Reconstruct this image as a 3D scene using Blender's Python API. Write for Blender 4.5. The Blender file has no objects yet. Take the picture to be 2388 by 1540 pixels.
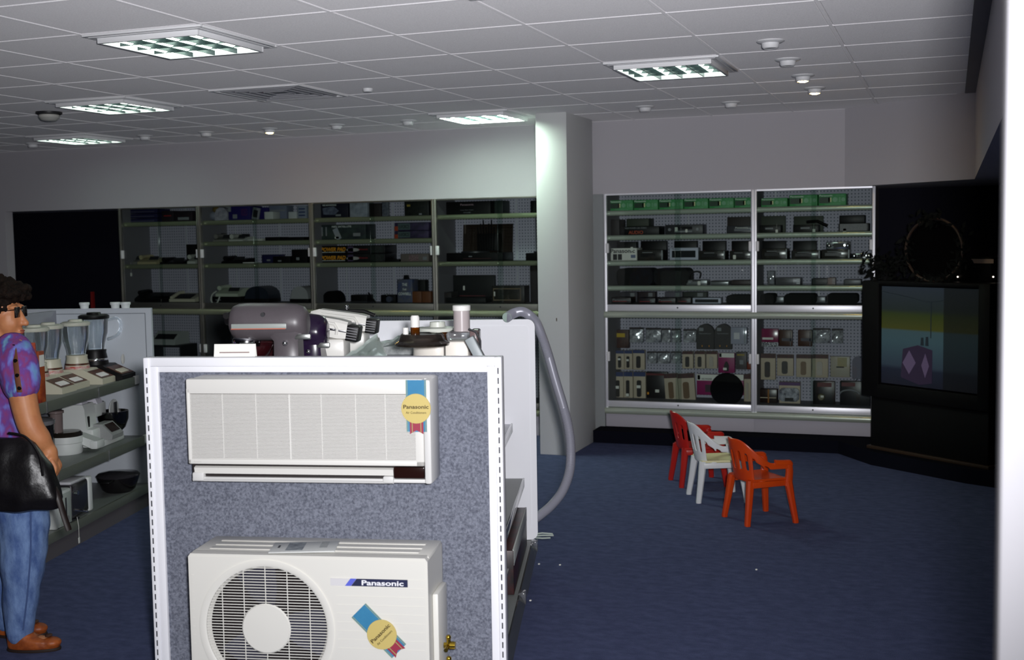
import bpy, bmesh, math, random
from math import sin, cos, pi, radians as rad
from mathutils import Vector, Matrix, noise
random.seed(7)
S = bpy.context.scene
COL = S.collection
# ------------------------------------------------------------------ camera, light, exposure
EYE = Vector((0, 0, 1.59))
FPX = 2767.8                                    # focal length in pixels of the 2388 x 1540 frame
ROW = [Vector((0.938, 0.346, -0.0164)), Vector((0.011, -0.077, -0.997)), Vector((-0.346, 0.935, -0.0763))]
fw = ROW[2].normalized(); rt = (ROW[0] - fw * ROW[0].dot(fw)).normalized(); dn = fw.cross(rt).normalized()
if dn.z > 0: dn = -dn
cd = bpy.data.cameras.new('camera'); cam = bpy.data.objects.new('camera', cd); COL.objects.link(cam)
cam.matrix_world = Matrix(((rt.x, -dn.x, -fw.x, EYE.x), (rt.y, -dn.y, -fw.y, EYE.y), (rt.z, -dn.z, -fw.z, EYE.z), (0, 0, 0, 1)))
cd.sensor_width = 36; cd.lens = 36 * FPX / 2388; cd.clip_start = .05
cd.dof.use_dof = True; cd.dof.focus_distance = 5.2; cd.dof.aperture_fstop = 4.0
S.camera = cam
S.view_settings.view_transform = 'Standard'; S.view_settings.look = 'None'
S.view_settings.gamma = 1; S.view_settings.exposure = 0; S.view_settings.use_curve_mapping = False
w = bpy.data.worlds.new('world'); S.world = w; w.use_nodes = True
w.node_tree.nodes['Background'].inputs[0].default_value = (.5, .55, .7, 1)
w.node_tree.nodes['Background'].inputs[1].default_value = .004
# the flash on top of the camera
fl = bpy.data.lights.new('camera_flash', 'SPOT'); flo = bpy.data.objects.new('camera_flash', fl); COL.objects.link(flo)
fl.energy = 830; fl.color = (.97, .97, 1.0); fl.spot_size = rad(82); fl.spot_blend = 1.0; fl.shadow_soft_size = .06
flo.location = EYE + rt * .1 - dn * .07 + fw * .02
aim = (fw * FPX + rt * (960 - 1194) + dn * (560 - 770)).normalized()
flo.rotation_euler = aim.to_track_quat('-Z', 'Y').to_euler()

# ------------------------------------------------------------------ helpers
def ray(x, y): return rt * ((x - 1194) / FPX) + dn * ((y - 770) / FPX) + fw
def at(x, y, Y):                                # the point seen there on the vertical plane Y
    d = ray(x, y); return EYE + d * (Y / d.y)
def atz(x, y, z):
    d = ray(x, y); return EYE + d * ((z - EYE.z) / d.z)
class Frame:                                    # a turned floor frame (a display stand's own axes)
    def __init__(s, x, y, deg): s.o = Vector((x, y, 0)); s.a = rad(deg); s.u = Vector((cos(s.a), sin(s.a), 0)); s.v = Vector((-sin(s.a), cos(s.a), 0))
    def loc(s, p): q = p - s.o; return Vector((q.dot(s.u), q.dot(s.v), q.z))
    def wld(s, p): return s.o + s.u * p[0] + s.v * p[1] + Vector((0, 0, p[2]))
    def y(s, px, py, v):
        d = ray(px, py); t = (v - (EYE - s.o).dot(s.v)) / d.dot(s.v); return s.loc(EYE + d * t)
    def x(s, px, py, u):
        d = ray(px, py); t = (u - (EYE - s.o).dot(s.u)) / d.dot(s.u); return s.loc(EYE + d * t)
def lin(c):
    return tuple(((v / 255) / 12.92 if v / 255 <= .04045 else ((v / 255 + .055) / 1.055) ** 2.4) for v in c)
MATS = {}
def M(name, col=(128, 128, 128), rough=.5, metal=0, emit=0, noise=None, bump=None, spec=.5, coat=0, stretch=None, drough=0):
    if name in MATS: return MATS[name]
    m = bpy.data.materials.new(name); m.use_nodes = True; MATS[name] = m
    nt = m.node_tree; b = nt.nodes['Principled BSDF']; c = (*lin(col), 1)
    b.inputs['Base Color'].default_value = c; b.inputs['Roughness'].default_value = rough
    b.inputs['Metallic'].default_value = metal; b.inputs['Specular IOR Level'].default_value = spec; b.inputs['Coat Weight'].default_value = coat; b.inputs['Diffuse Roughness'].default_value = drough
    if emit:
        b.inputs['Emission Color'].default_value = c; b.inputs['Emission Strength'].default_value = emit
    if noise or bump:
        tc = nt.nodes.new('ShaderNodeTexCoord'); vec = tc.outputs['Object']
        if stretch:
            mp = nt.nodes.new('ShaderNodeMapping'); mp.inputs['Scale'].default_value = stretch; nt.links.new(vec, mp.inputs[0]); vec = mp.outputs[0]
    if noise:
        n = nt.nodes.new('ShaderNodeTexNoise'); n.inputs['Scale'].default_value = noise[0]; n.inputs['Detail'].default_value = 6; n.inputs['Roughness'].default_value = .65
        r = nt.nodes.new('ShaderNodeValToRGB'); c2 = (*lin(noise[1]), 1)
        r.color_ramp.elements[0].position = .36; r.color_ramp.elements[1].position = .64
        r.color_ramp.elements[0].color = c; r.color_ramp.elements[1].color = c2
        nt.links.new(vec, n.inputs[0]); nt.links.new(n.outputs[0], r.inputs[0]); nt.links.new(r.outputs[0], b.inputs['Base Color'])
    if bump:
        n2 = nt.nodes.new('ShaderNodeTexNoise'); n2.inputs['Scale'].default_value = bump[0]; n2.inputs['Detail'].default_value = 4
        bp = nt.nodes.new('ShaderNodeBump'); bp.inputs['Strength'].default_value = bump[1]; bp.inputs['Distance'].default_value = .004
        nt.links.new(vec, n2.inputs[0]); nt.links.new(n2.outputs[0], bp.inputs['Height']); nt.links.new(bp.outputs[0], b.inputs['Normal'])
    return m
def glass(name, tint=(245, 250, 248), refl=1.0, opac=0.0, ocol=(120, 120, 120), rough=.02):
    if name in MATS: return MATS[name]
    m = bpy.data.materials.new(name); m.use_nodes = True; MATS[name] = m; nt = m.node_tree; nt.nodes.clear()
    o = nt.nodes.new('ShaderNodeOutputMaterial'); t = nt.nodes.new('ShaderNodeBsdfTransparent'); g = nt.nodes.new('ShaderNodeBsdfGlossy')
    t.inputs[0].default_value = (*lin(tint), 1); g.inputs['Roughness'].default_value = rough; g.inputs[0].default_value = (refl, refl, refl, 1)
    f = nt.nodes.new('ShaderNodeFresnel'); f.inputs[0].default_value = 1.45; x = nt.nodes.new('ShaderNodeMixShader')
    nt.links.new(f.outputs[0], x.inputs[0]); nt.links.new(t.outputs[0], x.inputs[1]); nt.links.new(g.outputs[0], x.inputs[2]); last = x
    if opac:
        d = nt.nodes.new('ShaderNodeBsdfDiffuse'); d.inputs[0].default_value = (*lin(ocol), 1); y = nt.nodes.new('ShaderNodeMixShader'); y.inputs[0].default_value = opac
        nt.links.new(x.outputs[0], y.inputs[1]); nt.links.new(d.outputs[0], y.inputs[2]); last = y
    nt.links.new(last.outputs[0], o.inputs[0]); return m
class MB:
    def __init__(s): s.bm = bmesh.new()
    def box(s, x0, x1, y0, y1, z0, z1, bev=0, seg=2):
        bm = s.bm; v = [bm.verts.new((x, y, z)) for z in (z0, z1) for y in (y0, y1) for x in (x0, x1)]
        fs = [bm.faces.new([v[i] for i in q]) for q in ((0, 2, 3, 1), (4, 5, 7, 6), (0, 1, 5, 4), (2, 6, 7, 3), (0, 4, 6, 2), (1, 3, 7, 5))]
        if bev:
            bmesh.ops.bevel(bm, geom=list({e for f in fs for e in f.edges}), offset=min(bev, .49 * min(x1 - x0, y1 - y0, z1 - z0)), segments=seg, profile=.5, affect='EDGES')
        return s
    def rings(s, rings, cap=True, close=True):
        bm = s.bm; R = [[bm.verts.new(p) for p in r] for r in rings]; n = len(R[0])
        for a, b in zip(R, R[1:]):
            for i in range(n if close else n - 1):
                j = (i + 1) % n
                try: bm.faces.new((a[i], a[j], b[j], b[i]))
                except ValueError: pass
        if cap:
            bm.faces.new(list(reversed(R[0]))); bm.faces.new(R[-1])
        return s
    def tube(s, pts, r, n=10, cap=True, flat=1.0):
        pts = [Vector(p) for p in pts]; rings = []; up = None
        for i, p in enumerate(pts):
            t = (pts[min(i + 1, len(pts) - 1)] - pts[max(i - 1, 0)]).normalized()
            if up is None: up = t.orthogonal().normalized()
            up = (up - t * up.dot(t)).normalized(); b = t.cross(up); rr = r[i] if isinstance(r, (list, tuple)) else r
            rings.append([p + up * (rr * cos(2 * pi * k / n)) + b * (rr * flat * sin(2 * pi * k / n)) for k in range(n)])
        return s.rings(rings, cap)
    def cyl(s, p0, p1, r0, r1=None, n=20): return s.tube([p0, p1], [r0, r0 if r1 is None else r1], n)
    def lathe(s, prof, c=(0, 0, 0), n=24, axis='z', cap=True):
        rings = []
        for r, h in prof:
            q = []
            for k in range(n):
                a = 2 * pi * k / n; u, v = r * cos(a), r * sin(a)
                q.append(Vector(c) + (Vector((u, v, h)) if axis == 'z' else Vector((u, -h, v)) if axis == 'y' else Vector((h, u, v))))
            rings.append(q)
        return s.rings(rings, cap)
    def ball(s, c, r, n=16, m=10):
        rx, ry, rz = r if isinstance(r, (tuple, list)) else (r, r, r); c = Vector(c); rings = []
        for i in range(1, m):
            a = pi * i / m; rings.append([c + Vector((rx * sin(a) * cos(2 * pi * k / n), ry * sin(a) * sin(2 * pi * k / n), -rz * cos(a))) for k in range(n)])
        return s.rings(rings)
    def prism(s, poly, a, b, axis='y'):
        f = {'y': lambda p, t: (p[0], t, p[1]), 'x': lambda p, t: (t, p[0], p[1]), 'z': lambda p, t: (p[0], p[1], t)}[axis]
        return s.rings([[Vector(f(p, a)) for p in poly], [Vector(f(p, b)) for p in poly]])
    def rbox(s, x0, x1, z0, z1, r, y0, y1, n=5):             # plate with rounded corners, thickness along y
        p = []
        for cx, cz, a0 in ((x1 - r, z1 - r, 0), (x0 + r, z1 - r, 90), (x0 + r, z0 + r, 180), (x1 - r, z0 + r, 270)):
            for k in range(n + 1):
                a = rad(a0 + 90 * k / n); p.append((cx + r * cos(a), cz + r * sin(a)))
        return s.prism(p, y0, y1)
    def xf(s, m, since=0):
        s.bm.verts.ensure_lookup_table()
        bmesh.ops.transform(s.bm, matrix=m, verts=s.bm.verts[since:]); return s
    def n(s): return len(s.bm.verts)
def link(name, me, mat, parent=None, smooth=True):
    o = bpy.data.objects.new(name, me); COL.objects.link(o)
    if mat and not me.materials: me.materials.append(mat)
    if smooth and len(me.polygons):
        me.polygons.foreach_set('use_smooth', [True] * len(me.polygons)); me.set_sharp_from_angle(angle=rad(38))
    if parent: o.parent = parent
    return o
def part(name, mb, mat, parent=None, label=None):
    me = bpy.data.meshes.new(name); bmesh.ops.recalc_face_normals(mb.bm, faces=mb.bm.faces[:]); mb.bm.to_mesh(me); mb.bm.free()
    o = link(name, me, mat, parent)
    if label: o['label'] = label
    return o
def tag(o, label, cat, group=None):
    o['label'] = label; o['category'] = cat
    if group: o['group'] = group
    return o
def thing(name, label, cat, loc=(0, 0, 0), rz=0, group=None):
    o = bpy.data.objects.new(name, None); COL.objects.link(o); o.location = loc; o.rotation_euler = (0, 0, rz); o.empty_display_size = .05
    return tag(o, label, cat, group)
def struct(name, mb, mat, parent=None):
    o = part(name, mb, mat, parent)
    if not parent: o['kind'] = 'structure'
    return o
def dup(o, parent=None):
    c = o.copy(); COL.objects.link(c)
    if parent: c.parent = parent
    for ch in list(o.children): dup(ch, c)
    return c
def lettering(txt, parent, loc, mat, height=None, width=None, rz=0, rx=pi / 2, ry=0, name='lettering', bold=0, shear=0, depth=.0004):
    cu = bpy.data.curves.new('t', 'FONT'); cu.body = txt; cu.align_x = 'CENTER'; cu.align_y = 'CENTER'; cu.extrude = depth; cu.offset = bold; cu.shear = shear; cu.resolution_u = 3
    t = bpy.data.objects.new('t', cu); COL.objects.link(t); bpy.context.view_layer.update()
    me = bpy.data.meshes.new_from_object(t.evaluated_get(bpy.context.evaluated_depsgraph_get())); bpy.data.objects.remove(t); bpy.data.curves.remove(cu)
    xs = [v.co.x for v in me.vertices]; ys = [v.co.y for v in me.vertices]
    wx, wy = max(xs) - min(xs), max(ys) - min(ys); sx = sy = 1
    if height: sx = sy = height / wy
    if width: sx = width / wx; sy = sy if height else sx
    mx, my = (max(xs) + min(xs)) / 2, (max(ys) + min(ys)) / 2
    for v in me.vertices: v.co = Vector(((v.co.x - mx) * sx, (v.co.y - my) * sy, v.co.z))
    me.name = name
    me.materials.clear()
    o = link(name, me, mat, parent, False); o.location = loc; o.rotation_euler = (rx, ry, rz); return o
def remeshed(mb, voxel, smooth=3):
    me = bpy.data.meshes.new('r'); bmesh.ops.recalc_face_normals(mb.bm, faces=mb.bm.faces[:]); mb.bm.to_mesh(me); mb.bm.free()
    t = bpy.data.objects.new('r', me); COL.objects.link(t); md = t.modifiers.new('r', 'REMESH'); md.mode = 'VOXEL'; md.voxel_size = voxel
    sm = t.modifiers.new('s', 'SMOOTH'); sm.iterations = smooth; sm.factor = .5
    bpy.context.view_layer.update()
    out = bpy.data.meshes.new_from_object(t.evaluated_get(bpy.context.evaluated_depsgraph_get())); bpy.data.objects.remove(t); return out
# ------------------------------------------------------------------ shared materials
white_metal = M('white_painted_metal', (238, 238, 243), .42)
white_plastic = M('white_plastic', (232, 230, 226), .35)
cream = M('cream_plastic', (205, 200, 180), .4)
black = M('black_plastic', (12, 11, 13), .45, spec=.3)
matt_black = M('matt_black', (9, 9, 10), .9, spec=.1)
dark_grey = M('dark_grey_plastic', (42, 42, 46), .45)
chrome = M('chrome', (225, 225, 228), .12, 1)
alu = M('brushed_aluminium', (200, 203, 200), .3, 1, bump=(300, .05)); lip_alu = M('green_lit_aluminium', (206, 216, 200), .2, .5)  # lip_alu: green reflection of the tubes put into the metal colour
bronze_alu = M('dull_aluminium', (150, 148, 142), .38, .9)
navy = M('navy_paint', (9, 9, 24), .8, spec=.2)
soffit_mat = M('warm_grey_paint', (191, 188, 194), .8, bump=(120, .08))
tag_white = M('white_card', (232, 232, 225), .7)
ink = M('black_ink', (18, 18, 20), .6)
red_ink = M('red_ink', (150, 40, 45), .6)
gold_ink = M('amber_ink', (225, 150, 25), .6)
pane_mat = glass('shop_glass', (246, 250, 248), .4)
clear_pl = glass('clear_plastic', (235, 238, 238), 1, .12, (200, 200, 205), .08)
smoke_pl = glass('smoky_plastic', (182, 172, 160), 1, .14, (84, 76, 70), .05)
amber_pl = glass('amber_plastic', (150, 95, 30), 1, .25, (120, 66, 14), .05)
jar_glass = glass('jar_glass', (247, 249, 250), 2.2, .02, (200, 206, 212), .05)
H_C = 2.494
# ------------------------------------------------------------------ room shell
carpet = M('blue_carpet', (78, 85, 118), .95, noise=(14, (92, 99, 135)), bump=(260, .9), spec=.05, stretch=(1, 1.7, 1))
struct('floor', MB().box(-11, 2.2, -1.5, 11.5, -.1, 0), carpet)
# suspended ceiling: 600 mm tiles, each with a chamfered edge, sitting in a grid
ceil_m = M('ceiling_tile', (240, 238, 240), .9, noise=(140, (226, 224, 227)), bump=(220, .35), drough=.45)
mb = MB(); bm = mb.bm
X0, Y0, T = -2.899, 4.207, .6
for i in range(-14, 9):
    for j in range(-10, 13):
        x, y = X0 + i * T, Y0 + j * T
        def quad(g, z): return [bm.verts.new((x + a, y + b, z)) for a, b in ((g, g), (T - g, g), (T - g, T - g), (g, T - g))]
        a, b, c, d = quad(0, H_C - .003), quad(.007, H_C - .003), quad(.0072, H_C + .005), quad(.013, H_C)
        if i > 4 and x > 2.0: continue
        for p, q in ((a, b), (b, c), (c, d)):
            for k in range(4): bm.faces.new((p[k], p[(k + 1) % 4], q[(k + 1) % 4], q[k]))
        bm.faces.new(d)
bmesh.ops.remove_doubles(bm, verts=bm.verts[:], dist=1e-5)
mb.box(X0 - 14 * T, 2.5, -1.8, 12, H_C + .05, H_C + .1)
struct('ceiling', mb, ceil_m)
# bulkheads: back wall ones, the angled corner, and the one along the opening on the near side
SZ = 1.93
struct('trim_1', MB().prism([(-11, 9.0), (-.73, 9.0), (.14, 8.31), (.14, 1.2), (.75, 1.2), (.75, 9.7), (-11, 9.7)], SZ, H_C + .04, 'z'), soffit_mat)
struct('trim_2', MB().box(.075, .14, 2.3, 8.3, H_C - .012, H_C + .02), M('ceiling_angle', (120, 118, 122), .6))
struct('wall_back', MB().box(-11, .75, 9.5, 9.6, 0, SZ), navy)
struct('wall_right', MB().box(.75, .85, 1.2, 9.6, 0, H_C + .04), navy)
struct('wall_left', MB().box(-11, -8.47, 9.0, 9.1, 0, SZ), soffit_mat)
struct('wall_front', MB().box(.0615, .7, 1.6, 1.72, 0, H_C + .04, .006), M('white_wall_paint', (127, 126, 130), .75, bump=(90, .05)))
# column with a chipped spot
colm = MB().box(-2.832, -2.597, 8.21, 8.87, 0, H_C + .04, .004)
struct('trim_3', colm, M('column_paint', (214, 216, 216), .75, bump=(120, .06)))
struct('trim_4', MB().box(-2.66, -2.56, 9.02, 9.06, 0, SZ + .01), M('grey_filler_panel', (150, 154, 156), .6))
struct('trim_5', MB().prism([(-2.6, 8.8), (-.75, 8.8), (-.5, 8.42), (.1, 7.95), (.75, 7.6), (.75, 9.5), (-2.6, 9.5)], 0, .095, 'z'), M('dark_carpet_plinth', (17, 18, 28), .95, bump=(200, .5), spec=.05))
tag(part('paint_chip', MB().ball((-2.69, 8.209, 1.0), (.004, .0015, .016), 6, 5), M('brown_chip', (80, 62, 40), .8)), 'small brown chip in the paint on the front of the square column', 'chip')

# ------------------------------------------------------------------ ceiling fittings
tube_m = M('lit_fluorescent_tube', (224, 246, 230), .4, emit=9); tube_bright = M('brightly_lit_tube', (222, 246, 226), .4, emit=95)
louvre_m = M('dark_mirror_louvre', (46, 58, 60), .25, .3)
fix_white = M('fitting_white', (244, 244, 246), .5)
def fixture(i, j, label, first=[]):
    x, y = X0 + i * T, Y0 + j * T
    if first:
        o = dup(first[0]); o.location = (x, y, H_C); return tag(o, label, 'ceiling light', 'louvred ceiling lights')
    t = thing('ceiling_light', label, 'ceiling light', (x, y, H_C), 0, 'louvred ceiling lights'); first.append(t)
    mb = MB()
    for b in ((0, .6, 0, .02), (0, .6, .58, .6), (0, .02, .02, .58), (.58, .6, .02, .58)): mb.box(*b, -.012, .01, .003)
    for b in ((.045, .555, .045, .06), (.045, .555, .54, .555), (.045, .06, .06, .54), (.54, .555, .06, .54)): mb.box(*b, -.036, -.012, .002)
    mb.box(.02, .045, .02, .58, -.014, -.008).box(.555, .58, .02, .58, -.014, -.008).box(.045, .555, .02, .045, -.014, -.008).box(.045, .555, .555, .58, -.014, -.008)
    part('frame', mb, fix_white, t)
    part('reflector', MB().box(.045, .555, .045, .555, .044, .048).box(.045, .05, .045, .555, -.012, .046).box(.55, .555, .045, .555, -.012, .046).box(.05, .55, .045, .05, -.012, .046).box(.05, .55, .55, .555, -.012, .046), louvre_m, t)
    for k in range(4):
        cx = .12 + .12 * k; part('tube', MB().cyl((cx, .065, -.012), (cx, .535, -.012), .016, n=12), tube_m, t)
    mb = MB()
    for k in range(1, 4): mb.box(.06 + .12 * k - .003, .06 + .12 * k + .003, .06, .54, -.034, -.004)
    for k in range(1, 4): mb.box(.06, .54, .06 + .12 * k - .003, .06 + .12 * k + .003, -.029, -.004)
    part('louvre', mb, louvre_m, t)
    return t
for i, j, lb in ((-1, 0, 'large-looking lit louvred light over the aisle beside the fabric panel'), (-4, 3, 'lit square louvred light beside the smoke detector'), (-7, 6, 'small far lit louvred light near the dark doorway end'),
                 (2, 3, 'lit louvred light showing four bright strips beside the row of downlights'), (-1, 6, 'lit louvred light tight against the square column'), ):
    o = fixture(i, j, lb)
    if (i, j) == (-1, 6):
        for c in o.children:
            if c.name.startswith('tube'): c.material_slots[0].link = 'OBJECT'; c.material_slots[0].material = tube_bright
vent_m = M('vent_grey', (170, 170, 176), .6)
def vent(i, j, label, first=[]):
    x, y = X0 + i * T, Y0 + j * T
    if first:
        o = dup(first[0]); o.location = (x, y, H_C); return tag(o, label, 'vent', 'square ceiling air vents')
    t = thing('ceiling_vent', label, 'vent', (x, y, H_C), 0, 'square ceiling air vents'); first.append(t)
    part('frame', MB().box(0, .6, 0, .02, -.01, .01).box(0, .6, .58, .6, -.01, .01).box(0, .02, .02, .58, -.01, .01).box(.58, .6, .02, .58, -.01, .01), fix_white, t)
    mb = MB().box(.02, .58, .02, .58, -.001, .004)
    for k in range(4):
        a = .05 + .06 * k; b = .6 - a
        mb.box(a, b, a, a + .012, -.012 + .002 * k, .002).box(a, b, b - .012, b, -.012 + .002 * k, .002).box(a, a + .012, a + .012, b - .012, -.012 + .002 * k, .002).box(b - .012, b, a + .012, b - .012, -.012 + .002 * k, .002)
    part('diffuser', mb, vent_m, t)
vent(-2, 3, 'grey square air vent in the ceiling between the louvred lights'); vent(2, -1, 'grey air vent at the very top edge of the photo')
dl_glow = M('lit_downlight_lens', (255, 205, 110), .4, emit=120)
dl_off = M('unlit_downlight_lens', (190, 190, 196), .3)
DLS = [(-.8, 5.7, 0, 'unlit white ceiling downlight, nearest of the row by the angled bulkhead'), (-.8, 6.33, 0, 'second unlit white downlight of the row by the angled bulkhead'), (-.8, 7.0, 1, 'glowing yellow downlight, nearer one of the lit pair'),
       (-.8, 7.63, 1, 'glowing yellow downlight, farther one of the lit pair'), (-2.0, 8.14, 0, 'unlit white downlight just beside the square column above the bright cabinet'), (-1.41, 8.17, 0, 'unlit white downlight over the middle of the bright cabinet'),
       (-3.84, 8.2, 0, 'unlit white downlight next to the louvred light by the column'), (-4.456, 8.22, 0, 'unlit white downlight between the glowing one and the column'), (-5.06, 8.23, 1, 'single glowing yellow downlight before the long dim cabinets'),
       (-5.65, 8.23, 0, 'unlit white downlight on the far side of the single glowing one'), (-6.26, 8.25, 0, 'dim unlit downlight beside the farthest louvred light'), (-7.54, 8.38, 0, 'faint unlit downlight in the dark ceiling corner by the doorway')]
protos = {}
for x, y, lit, lb in DLS:
    if lit in protos:
        o = dup(protos[lit]); o.location = (x, y, H_C); tag(o, lb, 'downlight', 'small ceiling downlights'); continue
    t = thing('downlight', lb, 'downlight', (x, y, H_C), 0, 'small ceiling downlights'); protos[lit] = t
    part('rim', MB().lathe([(.03, .002), (.062, .002), (.066, -.004), (.058, -.009), (.04, -.012), (.03, -.01)], n=24), fix_white, t)
    part('barrel', MB().lathe([(.042, -.006), (.039, -.03), (.033, -.036), (.029, -.034), (.029, -.01)], n=24), fix_white, t)
    part('lens', MB().lathe([(.001, -.0405 if lit else -.032), (.018, -.04 if lit else -.033), (.027, -.034)], n=20), dl_glow if lit else dl_off, t)
t = thing('smoke_detector', 'round smoke detector with a dark base beside the louvred light', 'smoke detector', (-5.7, 6.5, H_C))
part('base', MB().lathe([(.085, .004), (.085, -.012), (.07, -.02)], n=28), dark_grey, t)
part('cover', MB().lathe([(.066, -.018), (.068, -.036), (.05, -.056), (.02, -.062), (.001, -.062)], n=28), M('detector_cream', (205, 204, 198), .5), t)
tag(part('ceiling_sensor', MB().lathe([(.03, .002), (.03, -.012), (.024, -.02), (.001, -.02)], (-3.25, 6.39, H_C), 20), fix_white), 'tiny white round sensor on the ceiling beside the air vent', 'sensor')
# ------------------------------------------------------------------ display stand in the middle, with its fabric end panel
PN = Frame(-1.362, 3.577, 12.17)                # fabric end panel: y = 0 is its front
GF = Frame(-1.362, 3.577, 15.7)                 # the shelving behind it
LG = Frame(-4.557, 6.014, 14.6)                 # the shelving across the aisle
fabric = M('grey_blue_fabric', (88, 91, 103), .95, noise=(130, (132, 136, 149)), bump=(500, .5), spec=.05)
slot_m = M('slot_dark', (60, 60, 66), .8)
deck_m = M('grey_shelf_paint', (120, 124, 122), .45)
clear_strip = glass('price_strip_plastic', (225, 232, 230), 1, .1, (190, 195, 195), .1)
PW, PH = 1.226, 1.21
t = thing('fabric_display_panel', 'tall grey-blue fabric panel in a white frame carrying both air conditioner units', 'display panel', PN.o, PN.a)
part('fabric', MB().box(-PW + .02, -.02, .012, .032, .02, PH - .02), fabric, t)
fr = MB()
fr.box(-PW, -PW + .022, -.004, .05, 0, PH, .003).box(-PW + .022, -PW + .05, 0, .04, 0, PH - .03, .003)
fr.box(-.022, 0, -.004, .05, 0, PH, .003).box(-.048, -.022, 0, .04, 0, PH - .03, .003)
fr.box(-PW + .022, -.022, 0, .05, PH - .03, PH, .003).box(-PW + .05, -.048, .003, .04, PH - .05, PH - .03, .002)
part('frame', fr, white_metal, t)
for x in (-PW + .011, -.011):
    mb = MB()
    for k in range(37): mb.box(x - .0022, x + .0022, -.0046, -.003, PH - .055 - k * .0325, PH - .035 - k * .0325)
    part('slot_row', mb, slot_m, t)
# the shelving unit
t = thing('display_stand', 'white shelving stand behind the fabric panel with tall rounded far end panel', 'shelving unit', GF.o, GF.a)
GL = 1.79
part('end_panel', MB().rbox(-1.226, 0, .147, PH, .035, GL, GL + .03), white_metal, t)
part('end_panel_trim', MB().rbox(-1.19, -.03, .2, PH - .03, .02, GL - .003, GL, 4), white_metal, t)
part('spine', MB().box(-.63, -.6, .12, GL, .1, 1.1), white_metal, t)
part('top_shelf', MB().prism([(-1.2, .16), (-.62, .13), (-.1, .08), (-.1, .45), (-.3, .47), (-.3, GL - .005), (-1.2, GL - .005)], 1.085, 1.115, 'z'), white_metal, t)
part('base_deck', MB().prism([(-1.21, .16), (-.03, .07), (-.03, GL + .02), (-1.21, GL + .02)], .1, .145, 'z'), deck_m, t)
part('kickboard', MB().box(-1.19, -.06, .17, GL, 0, .1), white_metal, t)
for zz, xx in ((.71, -.118), (.447, -.066)):
    s = part('side_shelf', MB().box(-.6, xx, .06, GL - .005, zz - .025, zz, .003), deck_m if zz < .6 else white_metal, t)
    part('price_strip', MB().box(xx, xx + .008, .06, GL - .03, zz - .035, zz + .008, .002), clear_strip, s)
    s = part('side_shelf', MB().box(-1.1, -.63, .16, GL - .005, zz - .025, zz, .003), deck_m, t)
s = part('price_strip', MB().prism([(-.03, .145), (-.022, .15), (.0, .11), (-.006, .105)], .06, GL + .02, 'y'), clear_strip, t)
for v in (.9, 1.72): part('strip_clip', MB().box(-.03, .002, v, v + .05, .105, .155, .004), clear_pl, t)
# boxes lying on the base deck of that side
def gbox(name, x0, x1, y0, y1, z0, z1, mat, label, cat, edge=None):
    p = GF.wld(((x0 + x1) / 2, (y0 + y1) / 2, z0)); o = part(name, MB().box(-(x1 - x0) / 2, (x1 - x0) / 2, -(y1 - y0) / 2, (y1 - y0) / 2, 0, z1 - z0, .003), mat)
    o.location = p; o.rotation_euler = (0, 0, GF.a); return tag(o, label, cat)
dkred = M('dark_red_card', (70, 22, 22), .4, noise=(14, (24, 18, 20)))
b = gbox('boxed_appliance', -.28, -.045, .9, 1.68, .147, .33, dkred, 'dark red boxed appliance with pale edge low on the white stand', 'box')
part('pale_edge', MB().box(.112, .1185, -.385, .385, .12, .185, .001), M('pale_card', (190, 195, 190), .5), b)
b = gbox('picture_carton', -.34, -.07, .2, .88, .147, .26, dark_grey, 'dark carton with white front edge and blue picture nearest the fabric panel', 'box')
part('printed_side', MB().box(.135, .138, -.32, .3, .01, .1), M('blue_print', (70, 90, 140), .3, noise=(9, (150, 165, 195))), b)
part('white_rim', MB().box(.122, .142, -.34, .34, .1, .116, .002), white_plastic, b)
# two small cream knobs that peep past the panel edge
for k, (yy, lb) in enumerate(((1098, 'upper small cream round knob peeping past the fabric panel edge'), (1128, 'lower small cream round knob peeping past the fabric panel edge'))):
    p = GF.y(1172, yy, .3); p.z = .71 - .08 * 0 + 0; q = GF.y(1172, yy, .6)
    o = part('cream_knob', MB().ball((0, 0, .017), (.02, .02, .017), 14, 8), cream); o.location = GF.wld((-.09, .18, .4475 + .034 * (1 - k))); tag(o, lb, 'knob', 'cream knobs on the side shelf')

# ------------------------------------------------------------------ wall-hung indoor unit on the panel
def pl(px, py, v): return PN.y(px, py, v)
ac_white = M('air_conditioner_white', (218, 216, 211), .4)
ac_grey = M('air_conditioner_cap', (208, 207, 205), .45)
a0, a1 = pl(441, 1120, -.126), pl(1001, 886, -.126)
AX0, AX1 = a0.x, a1.x; AZ1 = a1.z + .002; AZ0 = pl(800, 1128, -.126).z
t = thing('indoor_air_conditioner', 'white slatted indoor air conditioner hung high on the grey fabric panel', 'air conditioner', PN.wld((0, 0, 0)), PN.a); t.scale = (1, .74, 1)
W_ = AX1 - AX0; zb = AZ0 + .058
part('casing', MB().box(AX0 + .004, AX1, -.125, .011, AZ0 + .012, AZ1, .01).box(AX1 - .022, AX1 + .002, -.17, .011, AZ0, AZ1 - .002, .008).box(AX0 + .02, AX1 - .02, -.16, .01, AZ0 + .002, AZ0 + .014, .003), ac_grey, t)
part('front_frame', MB().box(AX0, AX1 - .022, -.17, -.122, AZ1 - .05, AZ1, .006).box(AX0, AX1 - .022, -.17, -.122, zb, zb + .018, .004).box(AX0, AX0 + .012, -.17, -.122, zb, AZ1 - .03, .004).box(AX1 - .05, AX1 - .022, -.17, -.122, zb, AZ1 - .03, .004), ac_white, t)
gz0, gz1 = zb + .018, AZ1 - .05
mb = MB(); N = 47
for k in range(N):
    z = gz0 + (gz1 - gz0) * (k + .5) / N; mb.box(AX0 + .01, AX1 - .045, -.169, -.158, z - .0016, z + .0013)
part('grille_slats', mb, ac_white, t)
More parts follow.
